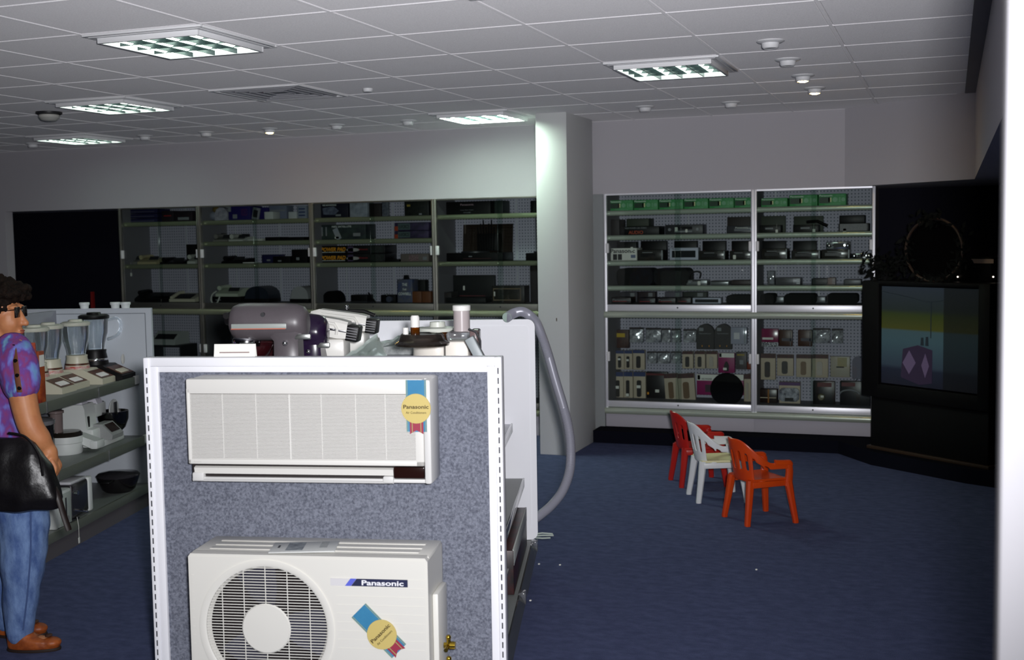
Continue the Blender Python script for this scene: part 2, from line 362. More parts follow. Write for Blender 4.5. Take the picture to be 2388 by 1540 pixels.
part('grille_back', MB().box(AX0 + .01, AX1 - .045, -.157, -.15, gz0, gz1), M('grille_shade_grey', (84, 74, 64), .7), t)
mb = MB()
for fx in (.43,): mb.box(AX0 + W_ * fx - .002, AX0 + W_ * fx + .002, -.1692, -.158, gz0, gz1)
for fx in (.15, .29, .56, .70, .82): mb.box(AX0 + W_ * fx - .001, AX0 + W_ * fx + .001, -.166, -.158, gz0, gz1)
part('grille_ribs', mb, ac_white, t)
part('outlet_recess', MB().box(AX0 + .006, AX1 - .024, -.145, -.12, AZ0 + .01, zb), M('outlet_dark', (26, 18, 18), .6), t)
part('outlet_flap', MB().prism([(-.168, AZ0 + .046), (-.15, AZ0 + .05), (-.14, AZ0 + .032), (-.162, AZ0 + .026)], AX0 + .018, AX1 - .125, 'x'), ac_white, t)
part('lower_lip', MB().prism([(-.165, AZ0 + .008), (-.12, AZ0 + .018), (-.12, AZ0 + .004), (-.16, AZ0)], AX0 + .01, AX1 - .125, 'x'), ac_grey, t)
part('lip_end', MB().box(AX0 + .01, AX0 + .05, -.168, -.12, AZ0 + .001, AZ0 + .03, .006), ac_grey, t); part('lip_end', MB().box(AX1 - .16, AX1 - .124, -.168, -.12, AZ0 + .001, AZ0 + .024, .006), ac_grey, t)
part('display_window', MB().box(AX1 - .124, AX1 - .024, -.166, -.13, AZ0 + .018, zb - .004, .003), M('display_dark_brown', (34, 16, 14), .15), t)
lettering('Panasonic', t, (AX0 + .032, -.1705, zb + .009), M('pale_grey_ink', (190, 188, 186), .6), height=.0045)
# rosette badge
rib_blue = M('ribbon_blue', (52, 118, 158), .35, noise=(6, (64, 132, 170)))
rib_edge = M('ribbon_gold_edge', (166, 168, 104), .5)
rib_red = M('ribbon_red', (150, 46, 68), .5)
gold_m = M('medal_gold_card', (198, 178, 108), .45)
medal_ink = M('medal_brown_ink', (70, 55, 20), .7)
def rosette(label, loc, rz, tilt, length, group):
    t = thing('award_rosette', label, 'rosette', loc, 0, group); t.rotation_euler = (0, tilt, rz)
    wd = .033; top = length
    part('ribbon', MB().box(-wd, wd, -.0015, 0, -.075, top), rib_blue, t)
    mb = MB()
    for x in (-wd, -wd + .004, wd - .005, wd - .001): mb.box(x, x + .0012, -.0022, -.0014, -.075, top)
    part('ribbon_edging', mb, rib_edge, t)
    part('red_tail', MB().prism([(-.022, -.03), (.022, -.03), (.022, -.082), (.008, -.074), (0, -.07), (-.008, -.074), (-.022, -.082)], -.0032, -.002), rib_red, t)
    part('tail_edging', MB().box(-.015, -.013, -.0038, -.003, -.078, -.03).box(.013, .015, -.0038, -.003, -.078, -.03), rib_edge, t)
    part('medal', MB().lathe([(.001, .003), (.0465, .003), (.048, .0045), (.0475, .0065), (.001, .0068)], n=40, axis='y'), gold_m, t)
    lettering('Panasonic', t, (0, -.0072, .006), medal_ink, width=.082, height=.0125, bold=.02)
    lettering('Air Conditioners', t, (0, -.0072, -.0125), medal_ink, width=.066, height=.0075)
    return t
m1 = pl(971, 953, -.1265)
rosette('gold medal rosette on blue ribbon hanging straight on the indoor air conditioner', PN.wld((m1.x, -.1262, m1.z)), PN.a, 0, AZ1 - m1.z - .003, 'award rosettes on the air conditioners')

# ------------------------------------------------------------------ outdoor unit standing at the foot of the panel
OD = .235; OY = -.005 - OD
c0, c1 = pl(437, 1292, OY), pl(996, 1303, OY)
OX0, OX1 = c0.x, c1.x; OZ1 = (c0.z + c1.z) / 2; OZ0 = .14
t = thing('outdoor_air_conditioner', 'cream white outdoor air conditioner with big round fan grille below the fabric panel', 'air conditioner', PN.o, PN.a)
oc_w = M('outdoor_unit_white', (216, 214, 207), .42)
fc = pl(622, 1466, OY); fx, fz = fc.x, fc.z; FR = abs(pl(766, 1466, OY).x - fx); 
# front sheet with a round opening
mb = MB(); bm = mb.bm; n = 64
ring = [bm.verts.new((fx + FR * cos(2 * pi * k / n), OY, fz + FR * sin(2 * pi * k / n))) for k in range(n)]
ring1 = [bm.verts.new((fx + (FR - .012) * cos(2 * pi * k / n), OY + .02, fz + (FR - .012) * sin(2 * pi * k / n))) for k in range(n)]
def edge_pt(a):
    d = Vector((cos(a), sin(a))); ts = []
    if d.x > 1e-6: ts.append((OX1 - .008 - fx) / d.x)
    if d.x < -1e-6: ts.append((OX0 + .008 - fx) / d.x)
    if d.y > 1e-6: ts.append((OZ1 - .008 - fz) / d.y)
    if d.y < -1e-6: ts.append((OZ0 - fz) / d.y)
    s_ = min(ts); return (fx + d.x * s_, OY, fz + d.y * s_)
out = [bm.verts.new(edge_pt(2 * pi * k / n)) for k in range(n)]
for k in range(n):
    j = (k + 1) % n; bm.faces.new((ring[k], ring[j], out[j], out[k])); bm.faces.new((ring1[k], ring1[j], ring[j], ring[k]))
for cxx, czz in ((OX0 + .008, OZ1 - .008), (OX1 - .008, OZ1 - .008), (OX0 + .008, OZ0), (OX1 - .008, OZ0)):
    c = bm.verts.new((cxx, OY, czz)); a = math.atan2(czz - fz, cxx - fx) % (2 * pi); k = int(a / (2 * pi) * n); bm.faces.new((out[k], out[(k + 1) % n], c))
for k in range(9):
    z = OZ1 - .07 - k * .028
    mb.box(fx + FR + .03, OX1 - .012, OY - .001, OY, z, z + .0014); mb.box(OX0 + .01, fx - FR - .035, OY - .001, OY, z, z + .0014)
part('front_sheet', mb, oc_w, t)
part('casing', MB().box(OX0, OX1, OY + .03, OY + OD - .002, OZ1 - .02, OZ1, .008).box(OX0, OX0 + .01, OY + .004, OY + OD - .002, OZ0, OZ1 - .01).box(OX1 - .01, OX1, OY + .004, OY + OD - .002, OZ0, OZ1 - .01).prism([(OX0, OZ1 - .012), (OX0 + .008, OZ1), (OX1 - .008, OZ1), (OX1, OZ1 - .012)], OY + .002, OY + .04).box(OX0, OX1, OY + OD - .01, OY + OD - .002, OZ0, OZ1 - .01).box(OX0, OX1, OY, OY + OD - .002, OZ0 - .01, OZ0 + .005), oc_w, t)
mb = MB()
for k in range(3): mb.box(OX0 + .05, OX1 - .04, OY + .06 + .05 * k, OY + .085 + .05 * k, OZ1, OZ1 + .0025, .001)
part('top_ribs', mb, oc_w, t)
part('grille_rim', MB().lathe([(FR + .018, .0), (FR + .02, .004), (FR + .005, .006), (FR - .003, .002), (FR - .004, -.004), (FR + .002, -.003)], (fx, OY, fz), 64, 'y', cap=False), oc_w, t)
mb = MB(); HR = abs(pl(679, 1466, OY).x - fx)
for k in range(-21, 22):
    z = k * (FR - .004) / 21.5; q = math.sqrt(max(0, (FR - .004) ** 2 - z * z))
    if q > .01: mb.cyl((fx - q, OY + .003, fz + z), (fx + q, OY + .003, fz + z), .0016, n=6)
for k in range(-2, 3):
    x = k * .072; q = math.sqrt((FR - .003) ** 2 - x * x); mb.cyl((fx + x, OY + .0, fz - q), (fx + x, OY + .0, fz + q), .0016, n=6)
part('grille_wires', mb, oc_w, t)
part('grille_hub', MB().lathe([(HR - .004, -.002), (HR, .002), (HR - .004, .006), (.001, .0075)], (fx, OY, fz), 48, 'y'), oc_w, t)
mb = MB()
for k in range(3):
    a = 2 * pi * k / 3 + 1.9; rs = []
    for r_, wdt, tw in ((.04, .05, .04), (.1, .11, .03), (FR - .02, .15, .02)):
        d = Vector((cos(a), 0, sin(a))); e = Vector((-sin(a), 0, cos(a))); c = Vector((fx, OY + .07, fz)) + d * r_
        rs.append([c + e * (wdt * q_) + Vector((0, tw * q_ * 1.2 + o_, 0)) for q_, o_ in ((-.5, 0), (.5, 0), (.5, .004), (-.5, .004))])
    mb.rings(rs)
part('fan', mb, M('fan_blade_dark', (52, 52, 66), .22), t)
part('fan_shroud', MB().lathe([(FR - .006, -.01), (FR - .01, -.12), (.001, -.125)], (fx, OY, fz), 48, 'y', cap=False), M('dark_interior', (36, 30, 32), .2), t)
pb = pl(910, 1362, OY)
b0, b1 = pl(806, 1353, OY), pl(951, 1368, OY); g0 = pl(771, 1353, OY)
bz = (pl(870, 1351, OY).z + pl(870, 1368, OY).z) / 2; bh = .0115
p = part('brand_plate', MB().prism([(b0.x + .018, bz - bh), (b1.x, bz - bh), (b1.x, bz + bh), (b0.x + .036, bz + bh)], OY - .003, OY), M('dark_blue_plate', (38, 42, 72), .4), t)
part('blue_slash', MB().prism([(b0.x - .002, bz - bh), (b0.x + .0175, bz - bh), (b0.x + .0355, bz + bh), (b0.x + .016, bz + bh)], OY - .003, OY), M('bright_blue_plate', (92, 102, 205), .4), t)
part('grey_slash', MB().prism([(g0.x, bz - bh), (b0.x - .003, bz - bh), (b0.x + .015, bz + bh), (g0.x, bz + bh)], OY - .003, OY), M('pale_grey_plate', (208, 206, 208), .4), t)
lettering('Panasonic', p, ((b0.x + .04 + b1.x) / 2, OY - .0035, bz), M('white_lettering', (232, 232, 238), .5), width=b1.x - b0.x - .065, height=.0165, bold=.025)
part('side_cover', MB().box(OX1, OX1 + .02, OY + .06, OY + .2, OZ0, OZ1 - .13, .006), oc_w, t)
vz = pl(1030, 1505, OY + .1).z
brass = M('brass', (190, 160, 60), .22, 1)
for zz in (vz, vz - .07):
    part('brass_valve', MB().cyl((OX1 + .027, OY + .1, zz), (OX1 + .047, OY + .1, zz), .01, n=6).cyl((OX1 + .047, OY + .1, zz), (OX1 + .064, OY + .1, zz), .013, .012, n=10).cyl((OX1 + .042, OY + .1, zz - .004), (OX1 + .042, OY + .1, zz + .024), .007, n=8).ball((OX1 + .042, OY + .1, zz + .026), .009, 10, 6).cyl((OX1 + .040, OY + .1, zz), (OX1 + .040, OY + .065, zz - .005), .007, n=8), brass, t)
part('foot', MB().box(OX0 + .08, OX0 + .16, OY - .01, OY + OD - .002, OZ0 - .04, OZ0 - .008, .004).box(OX1 - .16, OX1 - .08, OY - .01, OY + OD - .002, OZ0 - .04, OZ0 - .008, .004), dark_grey, t)
o = part('low_plinth', MB().box(-PW + .05, -.03, -.28, -.006, 0, OZ0 - .04, .004), white_metal); o.location = PN.o; o.rotation_euler = (0, 0, PN.a); tag(o, 'low white plinth under the outdoor air conditioner', 'plinth')
m2 = pl(891, 1480, OY - .004)
rosette('gold medal rosette on blue ribbon stuck slanting on the outdoor air conditioner', PN.wld((m2.x, OY - .0018, m2.z)), PN.a, rad(-45), .105, 'award rosettes on the air conditioners')
# leaflet on top of it
l0 = PN.loc(atz(710, 1278, OZ1 + .003))
t = thing('leaflet', 'folded printed leaflet lying on top of the outdoor air conditioner', 'leaflet', PN.wld((l0.x, l0.y, OZ1 + .0028)), PN.a + rad(9))
part('sheet', MB().box(-.105, .105, -.062, .062, 0, .004, .0005), M('leaflet_paper', (200, 202, 200), .5), t)
part('printed_photo', MB().box(-.055, .0, -.045, .05, .004, .0046), M('grey_photo_print', (150, 156, 160), .5, noise=(30, (90, 96, 104))), t)
for yy in (.045, .03, .015, 0, -.015): part('text_line', MB().box(.05, .075, yy, yy + .007, .004, .0046), M('grey_text_print', (112, 116, 118), .6), t)
part('small_print', MB().box(-.085, -.078, -.01, .02, .004, .0046), dark_grey, t)
# ------------------------------------------------------------------ goods on top of the stand (top shelf is at 1.115 m)
TZ = 1.1155
def gp(px, py, v): return GF.y(px, py, v)
def gthing(name, label, cat, x, y, z=TZ, rz=0, group=None): return thing(name, label, cat, GF.wld((x, y, z)), GF.a + rz, group)
# price card in front of the mixer
p0, p1 = gp(500, 803, .1), gp(597, 828, .1)
w_ = (p1.x - p0.x); t = gthing('price_card', 'white folded price card standing before the grey stand mixer', 'card', (p0.x + p1.x) / 2, .1)
hh = p0.z - TZ
part('card', MB().prism([(-.03, 0), (-.026, 0), (.001, hh - .003), (.026, 0), (.03, 0), (.002, hh), (-.001, hh)], -w_ / 2, w_ / 2, 'x'), tag_white, t)
mb = MB()
for k in range(4): mb.box(-w_ / 2 + .02, w_ / 2 - .02, -.0105 - .0056 * k, -.009 - .0056 * k, hh - .03 - .016 * k, hh - .026 - .016 * k)
part('printed_lines', mb, M('pale_print', (150, 130, 128), .7), t)
# stand mixers
def stand_mixer(name, label, px0, px1, pytop, v, body, band, rz=0, group='stand mixers on the display stand'):
    a, b = gp(px0, pytop, v), gp(px1, pytop, v); L = b.x - a.x; top = gp((px0 + px1) / 2, pytop, v).z
    t = gthing(name, label, 'mixer', (a.x + b.x) / 2, v, TZ, rz, group); ht = top - TZ; hc = ht - .07; r = .07
    prof = [(-.5, .25), (-.485, .6), (-.45, .84), (-.38, .96), (-.25, 1.0), (.2, 1.0), (.36, .97), (.45, .84), (.49, .6), (.5, .3)]
    rings = []
    for fx_, fr_ in prof: rings.append([Vector((fx_ * L, r * .93 * fr_ * cos(q), hc - .012 * max(0, fx_) + r * fr_ * (sin(q) if sin(q) > 0 else .95 * sin(q)))) for q in [2 * pi * k / 28 for k in range(28)]])
    part('motor_head', MB().rings(rings), body, t)
    if band:
        b_ = part('trim_band', MB().box(-.42 * L, .28 * L, -r * .99, -r * .9, hc - .022, hc - .002, .003), M('silver_band', (150, 156, 152), .4), t)
        part('orange_stripe', MB().box(-.42 * L, .27 * L, -r * .99 - .001, -r * .98, hc - .0225, hc - .019), M('orange_stripe', (180, 95, 70), .5), b_)
        part('head_screw', MB().cyl((-.02 * L, -r * .93, hc + .03), (-.02 * L, -r * .75, hc + .03), .008, n=14), dark_grey, t)
    part('front_hub', MB().cyl((-.5 * L, 0, hc + .012), (-.555 * L, 0, hc + .012), .026, .022, 20).cyl((-.52 * L, -.03, hc + .025), (-.52 * L, 0, hc + .025), .012, n=12), black, t)
    part('planetary_collar', MB().lathe([(.001, hc - .09), (.046, hc - .09), (.05, hc - .083), (.05, hc - .062), (.046, hc - .055)], (-.3 * L, 0, 0), 28), chrome, t)
    part('beater', MB().cyl((-.3 * L, 0, .08), (-.3 * L, 0, hc - .088), .008, n=10).lathe([(.002, .03), (.03, .045), (.036, .07), (.012, .1)], (-.3 * L, 0, 0), 14), alu, t)
    part('column', MB().rings([[Vector((.24 * L + sx * wx, sy * wy, z)) for sx, sy in ((-1, -1), (-.6, -1.25), (.6, -1.25), (1, -1), (1, 1), (.6, 1.25), (-.6, 1.25), (-1, 1))] for z, wx, wy in ((.02, .05, .048), (.06, .045, .04), (.12, .044, .038), (hc - .05, .058, .042), (hc - .03, .062, .045))]), body, t)
    part('foot_plate', MB().rbox(-.5 * L, .42 * L, -.075, .075, .07, 0, .026, 6).xf(Matrix.Rotation(-pi / 2, 4, 'X')), body, t)
    part('bowl', MB().lathe([(.045, .028), (.05, .04), (.085, .075), (.095, .095), (.098, .105), (.094, .105), (.09, .09), (.07, .07), (.03, .045)], (-.3 * L, 0, 0), 32), M('dark_red_bowl', (48, 14, 18), .15), t)
    part('speed_lever', MB().box(.36 * L, .56 * L, -.05, -.035, hc - .062, hc - .042, .004), alu, t)
    part('lock_knob', MB().ball((.24 * L, -.05, hc - .075), .011, 12, 8), chrome, t)
    return t
mixgrey = M('mixer_warm_grey', (82, 76, 80), .38, noise=(400, (88, 82, 86)))
stand_mixer('stand_mixer', 'big warm grey stand mixer with silver and orange band behind the fabric panel', 536, 718, 706, .42, mixgrey, True)
stand_mixer('stand_mixer', 'dark purple stand mixer half hidden behind the grey mixer', 612, 764, 731, .72, M('mixer_dark_purple', (34, 20, 46), .2), False)
# white kitchen machine, its motor arm swung up, and a second one behind it
def kitchen_machine(label, x, v, z, rz, arm, group, s=1.0):
    t = gthing('kitchen_machine', label, 'kitchen machine', x, v, z, rz, group); t.scale = (s, s, s)
    wm = M('machine_white', (228, 226, 220), .3)
    part('base', MB().box(-.1, .19, -.06, .1, 0, .125, .02), wm, t)
    part('pillar', MB().prism([(-.16, 0), (-.02, 0), (-.06, .17), (-.14, .18)], -.1, .02), M('machine_cream', (222, 214, 190), .35), t)
    h = part('motor_arm', MB().rings([[Vector((x_, sy * wy, zc + sz * hz)) for sy, sz in ((-1, -1), (-1, .7), (-.8, 1), (.8, 1), (1, .7), (1, -1))] for x_, wy, hz, zc in ((-.17, .04, .03, .2), (-.12, .06, .05, .2), (.12, .06, .05, .2), (.17, .055, .045, .2))]), wm, t)
    h.rotation_euler = (0, rad(arm), 0)
    part('carry_handle', MB().tube([(-.1, -.062, .225), (.1, -.062, .225), (.12, -.062, .2), (.12, -.062, .17)], .009, 8), wm, h)
    part('chrome_strip', MB().box(-.1, .17, -.064, -.058, .188, .2, .002), chrome, h)
    vb = part('vent_block', MB().box(.165, .235, -.055, .055, .145, .23, .008), black, h)
    mb = MB()
    for k in range(5): mb.box(.172, .228, -.0575, -.054, .158 + .014 * k, .1625 + .014 * k)
    part('vent_lines', mb, M('vent_line_grey', (120, 120, 124), .5), vb)
    return t
q = gp(728, 790, .85); kitchen_machine('white kitchen machine with cream pillar, arm sloping down behind the purple mixer', q.x, .85, TZ, 0, 10, 'kitchen machines on the display stand', .74)
q = gp(782, 770, 1.2); kitchen_machine('second white kitchen machine with raised arm and black end, just behind the first', q.x, 1.2, TZ, 0, 8, 'kitchen machines on the display stand', .72)
# chrome coffee press / iron with black handle showing over the machines
q = gp(815, 740, 1.6); zt = q.z
t = gthing('chrome_kettle', 'chrome kettle with black looped handle showing above the white kitchen machines', 'kettle', q.x, 1.55)
part('body', MB().lathe([(.06, 0), (.085, .01), (.085, .1), (.06, zt - TZ - .03), (.02, zt - TZ)], n=28), chrome, t)
part('handle', MB().tube([(-.09, 0, zt - TZ - .03), (-.1, 0, zt - TZ + .02), (-.03, 0, zt - TZ + .035), (.08, 0, zt - TZ + .03), (.13, 0, zt - TZ + .01)], .009, 8), black, t)
part('lid_knob', MB().cyl((0, 0, zt - TZ), (0, 0, zt - TZ + .05), .008, n=10).ball((0, 0, zt - TZ + .05), .01, 10, 6), chrome, t)
# clear plastic bags
def bag(label, px0, py0, px1, py1, v, dv):
    a, b = gp(px0, py0, v), gp(px1, py1, v); x0, x1 = a.x, b.x; h = a.z - TZ
    t = gthing('clear_plastic_bag', label, 'plastic bag', (x0 + x1) / 2, v, TZ, 0, 'clear bags on the display stand')
    mb = MB(); rnd = random.Random(px0); bm = mb.bm; n = 12; vs = []
    for i in range(n + 1):
        for j in range(n + 1):
            u, q_ = i / n, j / n; zz = h * (.35 + .65 * u) * (1 - .75 * q_) + rnd.uniform(-.006, .006)
            vs.append(bm.verts.new(((u - .5) * (x1 - x0), (q_ - .3) * dv + rnd.uniform(-.006, .006), max(.003, zz))))
    for i in range(n):
        for j in range(n): k = i * (n + 1) + j; bm.faces.new((vs[k], vs[k + 1], vs[k + n + 2], vs[k + n + 1]))
    r = bmesh.ops.extrude_face_region(bm, geom=bm.faces[:])
    for e in r['geom']:
        if isinstance(e, bmesh.types.BMVert): e.co.z = max(.001, e.co.z - .012)
    part('film', mb, glass('bag_film', (236, 242, 240), 2, .2, (205, 212, 208), .14), t)
    part('contents', MB().box(-.4 * (x1 - x0), .4 * (x1 - x0), -.05, .1, 0, h * .3, .01), M('grey_contents', (130, 134, 134), .5, noise=(40, (170, 172, 172))), t)
bag('clear plastic bag of parts nearest the panel, between mixer and food processor', 790, 775, 890, 830, .2, .25)
bag('clear plastic bag lying flat at the back, against the far end panel', 880, 755, 1000, 800, 1.1, .4)
# food processor with smoky lid and white pusher
x0, x1 = gp(905, 830, .24).x, gp(1066, 830, .24).x; xc = (x0 + x1) / 2
zl = gp(985, 800, .24).z; z2 = gp(985, 778, .24).z; z3 = gp(968, 736, .24).z
t = gthing('food_processor', 'white food processor with smoky lid and white pusher at the front of the stand', 'food processor', xc, .24, group='food processors on the display stand')
part('base', MB().rbox(x0 - xc, x1 - xc, -.1, .1, .05, 0, zl - TZ - .03, 6).xf(Matrix.Rotation(-pi / 2, 4, 'X')).box(x0 - xc - .03, x0 - xc + .02, -.08, -.03, 0, .03, .006), M('processor_white', (230, 224, 214), .35), t)
part('band', MB().rbox(x0 - xc + .005, x1 - xc - .005, -.095, .095, .05, zl - TZ - .03, zl - TZ - .008, 6).xf(Matrix.Rotation(-pi / 2, 4, 'X')), M('clear_grey_band', (150, 148, 146), .12), t)
part('lid', MB().lathe([(.094, zl - TZ - .008), (.096, zl - TZ), (.082, zl - TZ + .008), (.074, z2 - TZ - .004), (.07, z2 - TZ), (.001, z2 - TZ + .002)], n=36), smoke_pl, t)
xf_ = gp(968, 760, .24).x - xc
part('feed_tube', MB().lathe([(.016, z2 - TZ), (.0165, z2 - TZ + .022), (.013, z2 - TZ + .022)], (xf_, 0, 0), 20), amber_pl, t)
part('pusher', MB().lathe([(.0155, z2 - TZ + .015), (.0155, z3 - TZ - .006), (.012, z3 - TZ), (.001, z3 - TZ)], (xf_, 0, 0), 20), white_plastic, t)
part('lid_peg', MB().cyl((xf_ - .03, -.02, z2 - TZ), (xf_ - .03, -.02, z2 - TZ + .022), .01, n=12), white_plastic, t)
# second processor behind: amber lid with white cap
q = gp(1020, 790, .55); zc_ = gp(1010, 765, .55).z
t = gthing('food_processor', 'food processor with amber lid and low white cap, behind the smoky one', 'food processor', q.x, .56, group='food processors on the display stand')
part('base', MB().lathe([(.09, 0), (.095, .01), (.09, zc_ - TZ - .06)], n=32), M('processor_white', (230, 224, 214), .35), t)
part('bowl', MB().lathe([(.088, zc_ - TZ - .062), (.09, zc_ - TZ - .025), (.06, zc_ - TZ - .006)], n=32), amber_pl, t)
part('cap', MB().lathe([(.075, zc_ - TZ - .012), (.07, zc_ - TZ), (.03, zc_ - TZ + .004), (.028, zc_ - TZ + .022), (.001, zc_ - TZ + .024)], n=32), M('cap_pale', (205, 208, 198), .4), t)
# tall blender / juicer with white capped tube
q = gp(1077, 760, .34); zt = gp(1077, 712, .34).z; zb_ = gp(1077, 772, .34).z; r = (gp(1097, 760, .34).x - gp(1057, 760, .34).x) / 2 * .95
t = gthing('juice_extractor', 'tall juicer with grey feed tube and white cap beside the end panel', 'juicer', q.x, .34)
part('body', MB().box(-.055, .03, -.06, .06, 0, gp(1077, 795, .3).z - TZ, .012), M('processor_white', (230, 224, 214), .35), t)
part('clear_cover', MB().box(-.05, .028, -.055, .055, gp(1077, 795, .3).z - TZ, zb_ - TZ, .01), clear_pl, t)
part('pulp_holder', MB().box(.032, .062, -.05, .05, 0, zb_ - TZ + .005, .006), M('brown_smoke', (110, 92, 92), .15), t)
part('feed_tube', MB().lathe([(r, zb_ - TZ - .005), (r, zt - TZ - .012), (r * .9, zt - TZ - .012)], n=26), M('warm_grey_tube', (176, 166, 166), .25), t)
part('cap', MB().lathe([(r * 1.02, zt - TZ - .02), (r * 1.1, zt - TZ - .018), (r * 1.1, zt - TZ - .002), (r, zt - TZ)], n=26), white_plastic, t)
part('clamp', MB().tube([(.03, -.052, zb_ - TZ + .01), (.055, -.055, zb_ - TZ), (.07, -.055, zb_ - TZ - .03), (.07, -.055, .01)], .004, 8), dark_grey, t)
# leaning grey accessory tray with two red labels
a = gp(1118, 763, .55); b = gp(1150, 829, .3)
t = gthing('leaning_tray', 'grey tray edge with two red labels leaning beside the juicer', 'tray', b.x + .012, .12, TZ)
L_ = math.hypot(a.x - b.x, a.z - TZ); lean = math.atan2(b.x - a.x + .03, a.z - TZ)
tr = part('tray', MB().box(-.016, .016, -.0, .04, 0, L_ * .98, .004), M('tray_grey', (140, 147, 150), .45), t); tr.rotation_euler = (0, -lean * .8, 0)
for zz in (.03, .046): part('red_label', MB().box(-.012, .006, -.001, 0, zz, zz + .008), red_ink, tr)
# vacuum hose draped over the end panel
pts = [(1182, 741, 1.72), (1196, 732, 1.78), (1215, 727, 1.82), (1232, 734, 1.86), (1250, 752, 1.88), (1264, 785, 1.9), (1279, 830, 1.9), (1296, 890, 1.9), (1314, 950, 1.9), (1326, 1000, 1.9), (1331, 1050, 1.9), (1328, 1100, 1.9), (1312, 1145, 1.88), (1288, 1177, 1.86), (1262, 1200, 1.84), (1240, 1216, 1.835)]
P3 = [GF.wld(gp(x, y, v)) for x, y, v in pts]
def spline(P, n):
    out = []
    for i in range(len(P) - 1):
        p0, p1, p2, p3 = P[max(i - 1, 0)], P[i], P[i + 1], P[min(i + 2, len(P) - 1)]
        for k in range(n):
            s_ = k / n; out.append(.5 * ((2 * p1) + (p2 - p0) * s_ + (2 * p0 - 5 * p1 + 4 * p2 - p3) * s_ ** 2 + (3 * p1 - p0 - 3 * p2 + p3) * s_ ** 3))
    return out + [P[-1]]
sp = spline(P3, 38)
t = thing('vacuum_hose', 'grey ribbed vacuum hose draped over the white end panel down to the floor side', 'hose', sp[0])
o_ = Vector(sp[0])
part('hose', MB().tube([p - o_ for p in sp], [.0235 if k % 2 else .0224 for k in range(len(sp))], 16), M('hose_grey', (158, 158, 170), .34, .2), t)
part('hose_cuff', MB().tube([sp[0] - o_, sp[5] - o_], .0235, 14), M('clear_cuff', (170, 190, 180), .2), t)
# loop of pale flex at the foot of the end panel
q = gp(1265, 1245, GL + .08)
t = tag(part('power_flex', MB().tube([(-.05, .0, .0), (.0, 0, .008), (.05, 0, .004), (.055, 0, -.004), (.0, .01, -.006), (-.05, .0, -.008), (-.055, 0, -.014), (0, 0, -.018), (.04, 0, -.016)], .0042, 6), M('pale_flex', (176, 186, 178), .5)), 'small coil of pale flex sticking out below the end panel', 'cable')
t.location = GF.wld((q.x, GL + .06, q.z)); t.rotation_euler = (0, 0, GF.a)
# ------------------------------------------------------------------ shelving across the aisle
LL = 2.9
grey_white = M('grey_white_metal', (190, 196, 204), .5)
t = thing('shelving_unit', 'grey-white shelving of kitchen appliances across the aisle beside the shopper', 'shelving unit', LG.o, LG.a)
part('end_panel', MB().box(-1.2, 0, -.03, 0, 0, PH, .004), grey_white, t)
part('end_trim', MB().box(-.039, -.035, -.032, -.03, .15, PH - .03).box(-.6, -.035, -.032, -.03, PH - .034, PH - .03), M('trim_groove_grey', (120, 126, 134), .6), t)
part('spine', MB().box(-.63, -.6, -LL, -.03, .1, PH - .01), M('spine_grey', (150, 152, 162), .6), t)
part('base_deck', MB().box(-.6, -.03, -LL, -.03, .1, .135, .003), deck_m, t)
part('kickboard', MB().box(-.58, -.05, -LL, -.03, 0, .1), M('kick_grey', (90, 86, 90), .6), t)
SH = []
for zz, xx in ((.79, -.1), (.43, -.055)):
    s = part('shelf', MB().box(-.6, xx, -LL, -.035, zz - .028, zz, .003), deck_m, t)
    part('shelf_lip', MB().box(xx - .002, xx + .012, -LL, -.04, zz - .05, zz + .008, .004), M('lip_grey_green', (104, 108, 98), .35), s)
    for yy in (-.6, -1.2): part('strip_clip', MB().box(xx + .006, xx + .018, yy, yy + .01, zz - .052, zz + .01, .002), clear_pl, s)
    part('lip_end', MB().box(xx - .0, xx + .016, -.1, -.036, zz - .04, zz + .012, .004), white_plastic, s)
part('deck_lip', MB().box(-.035, -.02, -LL, -.03, .095, .145, .003), M('lip_grey_green', (104, 108, 98), .35), t)
def lthing(name, label, cat, x, y, z, rz=0, group=None): return thing(name, label, cat, LG.wld((x, y, z)), LG.a + rz, group)
# little white tubs along the top
for px, lb in ((197, 'lone white tub on top of the grey-white shelving end panel'), (269, 'first of two white tubs side by side on the shelving end panel'), (293, 'second of two white tubs, nearest the corner of the shelving end panel')):
    q = LG.y(px, 719, -.02); z = PH
    o = part('tub', MB().lathe([(.024, 0), (.026, .02), (.03, .022), (.031, .034), (.029, .037), (.02, .036)], n=24), M('tub_white', (225, 232, 232), .4)); o.location = LG.wld((q.x, -.02, z)); tag(o, lb, 'tub', 'white tubs on the shelving end panel')
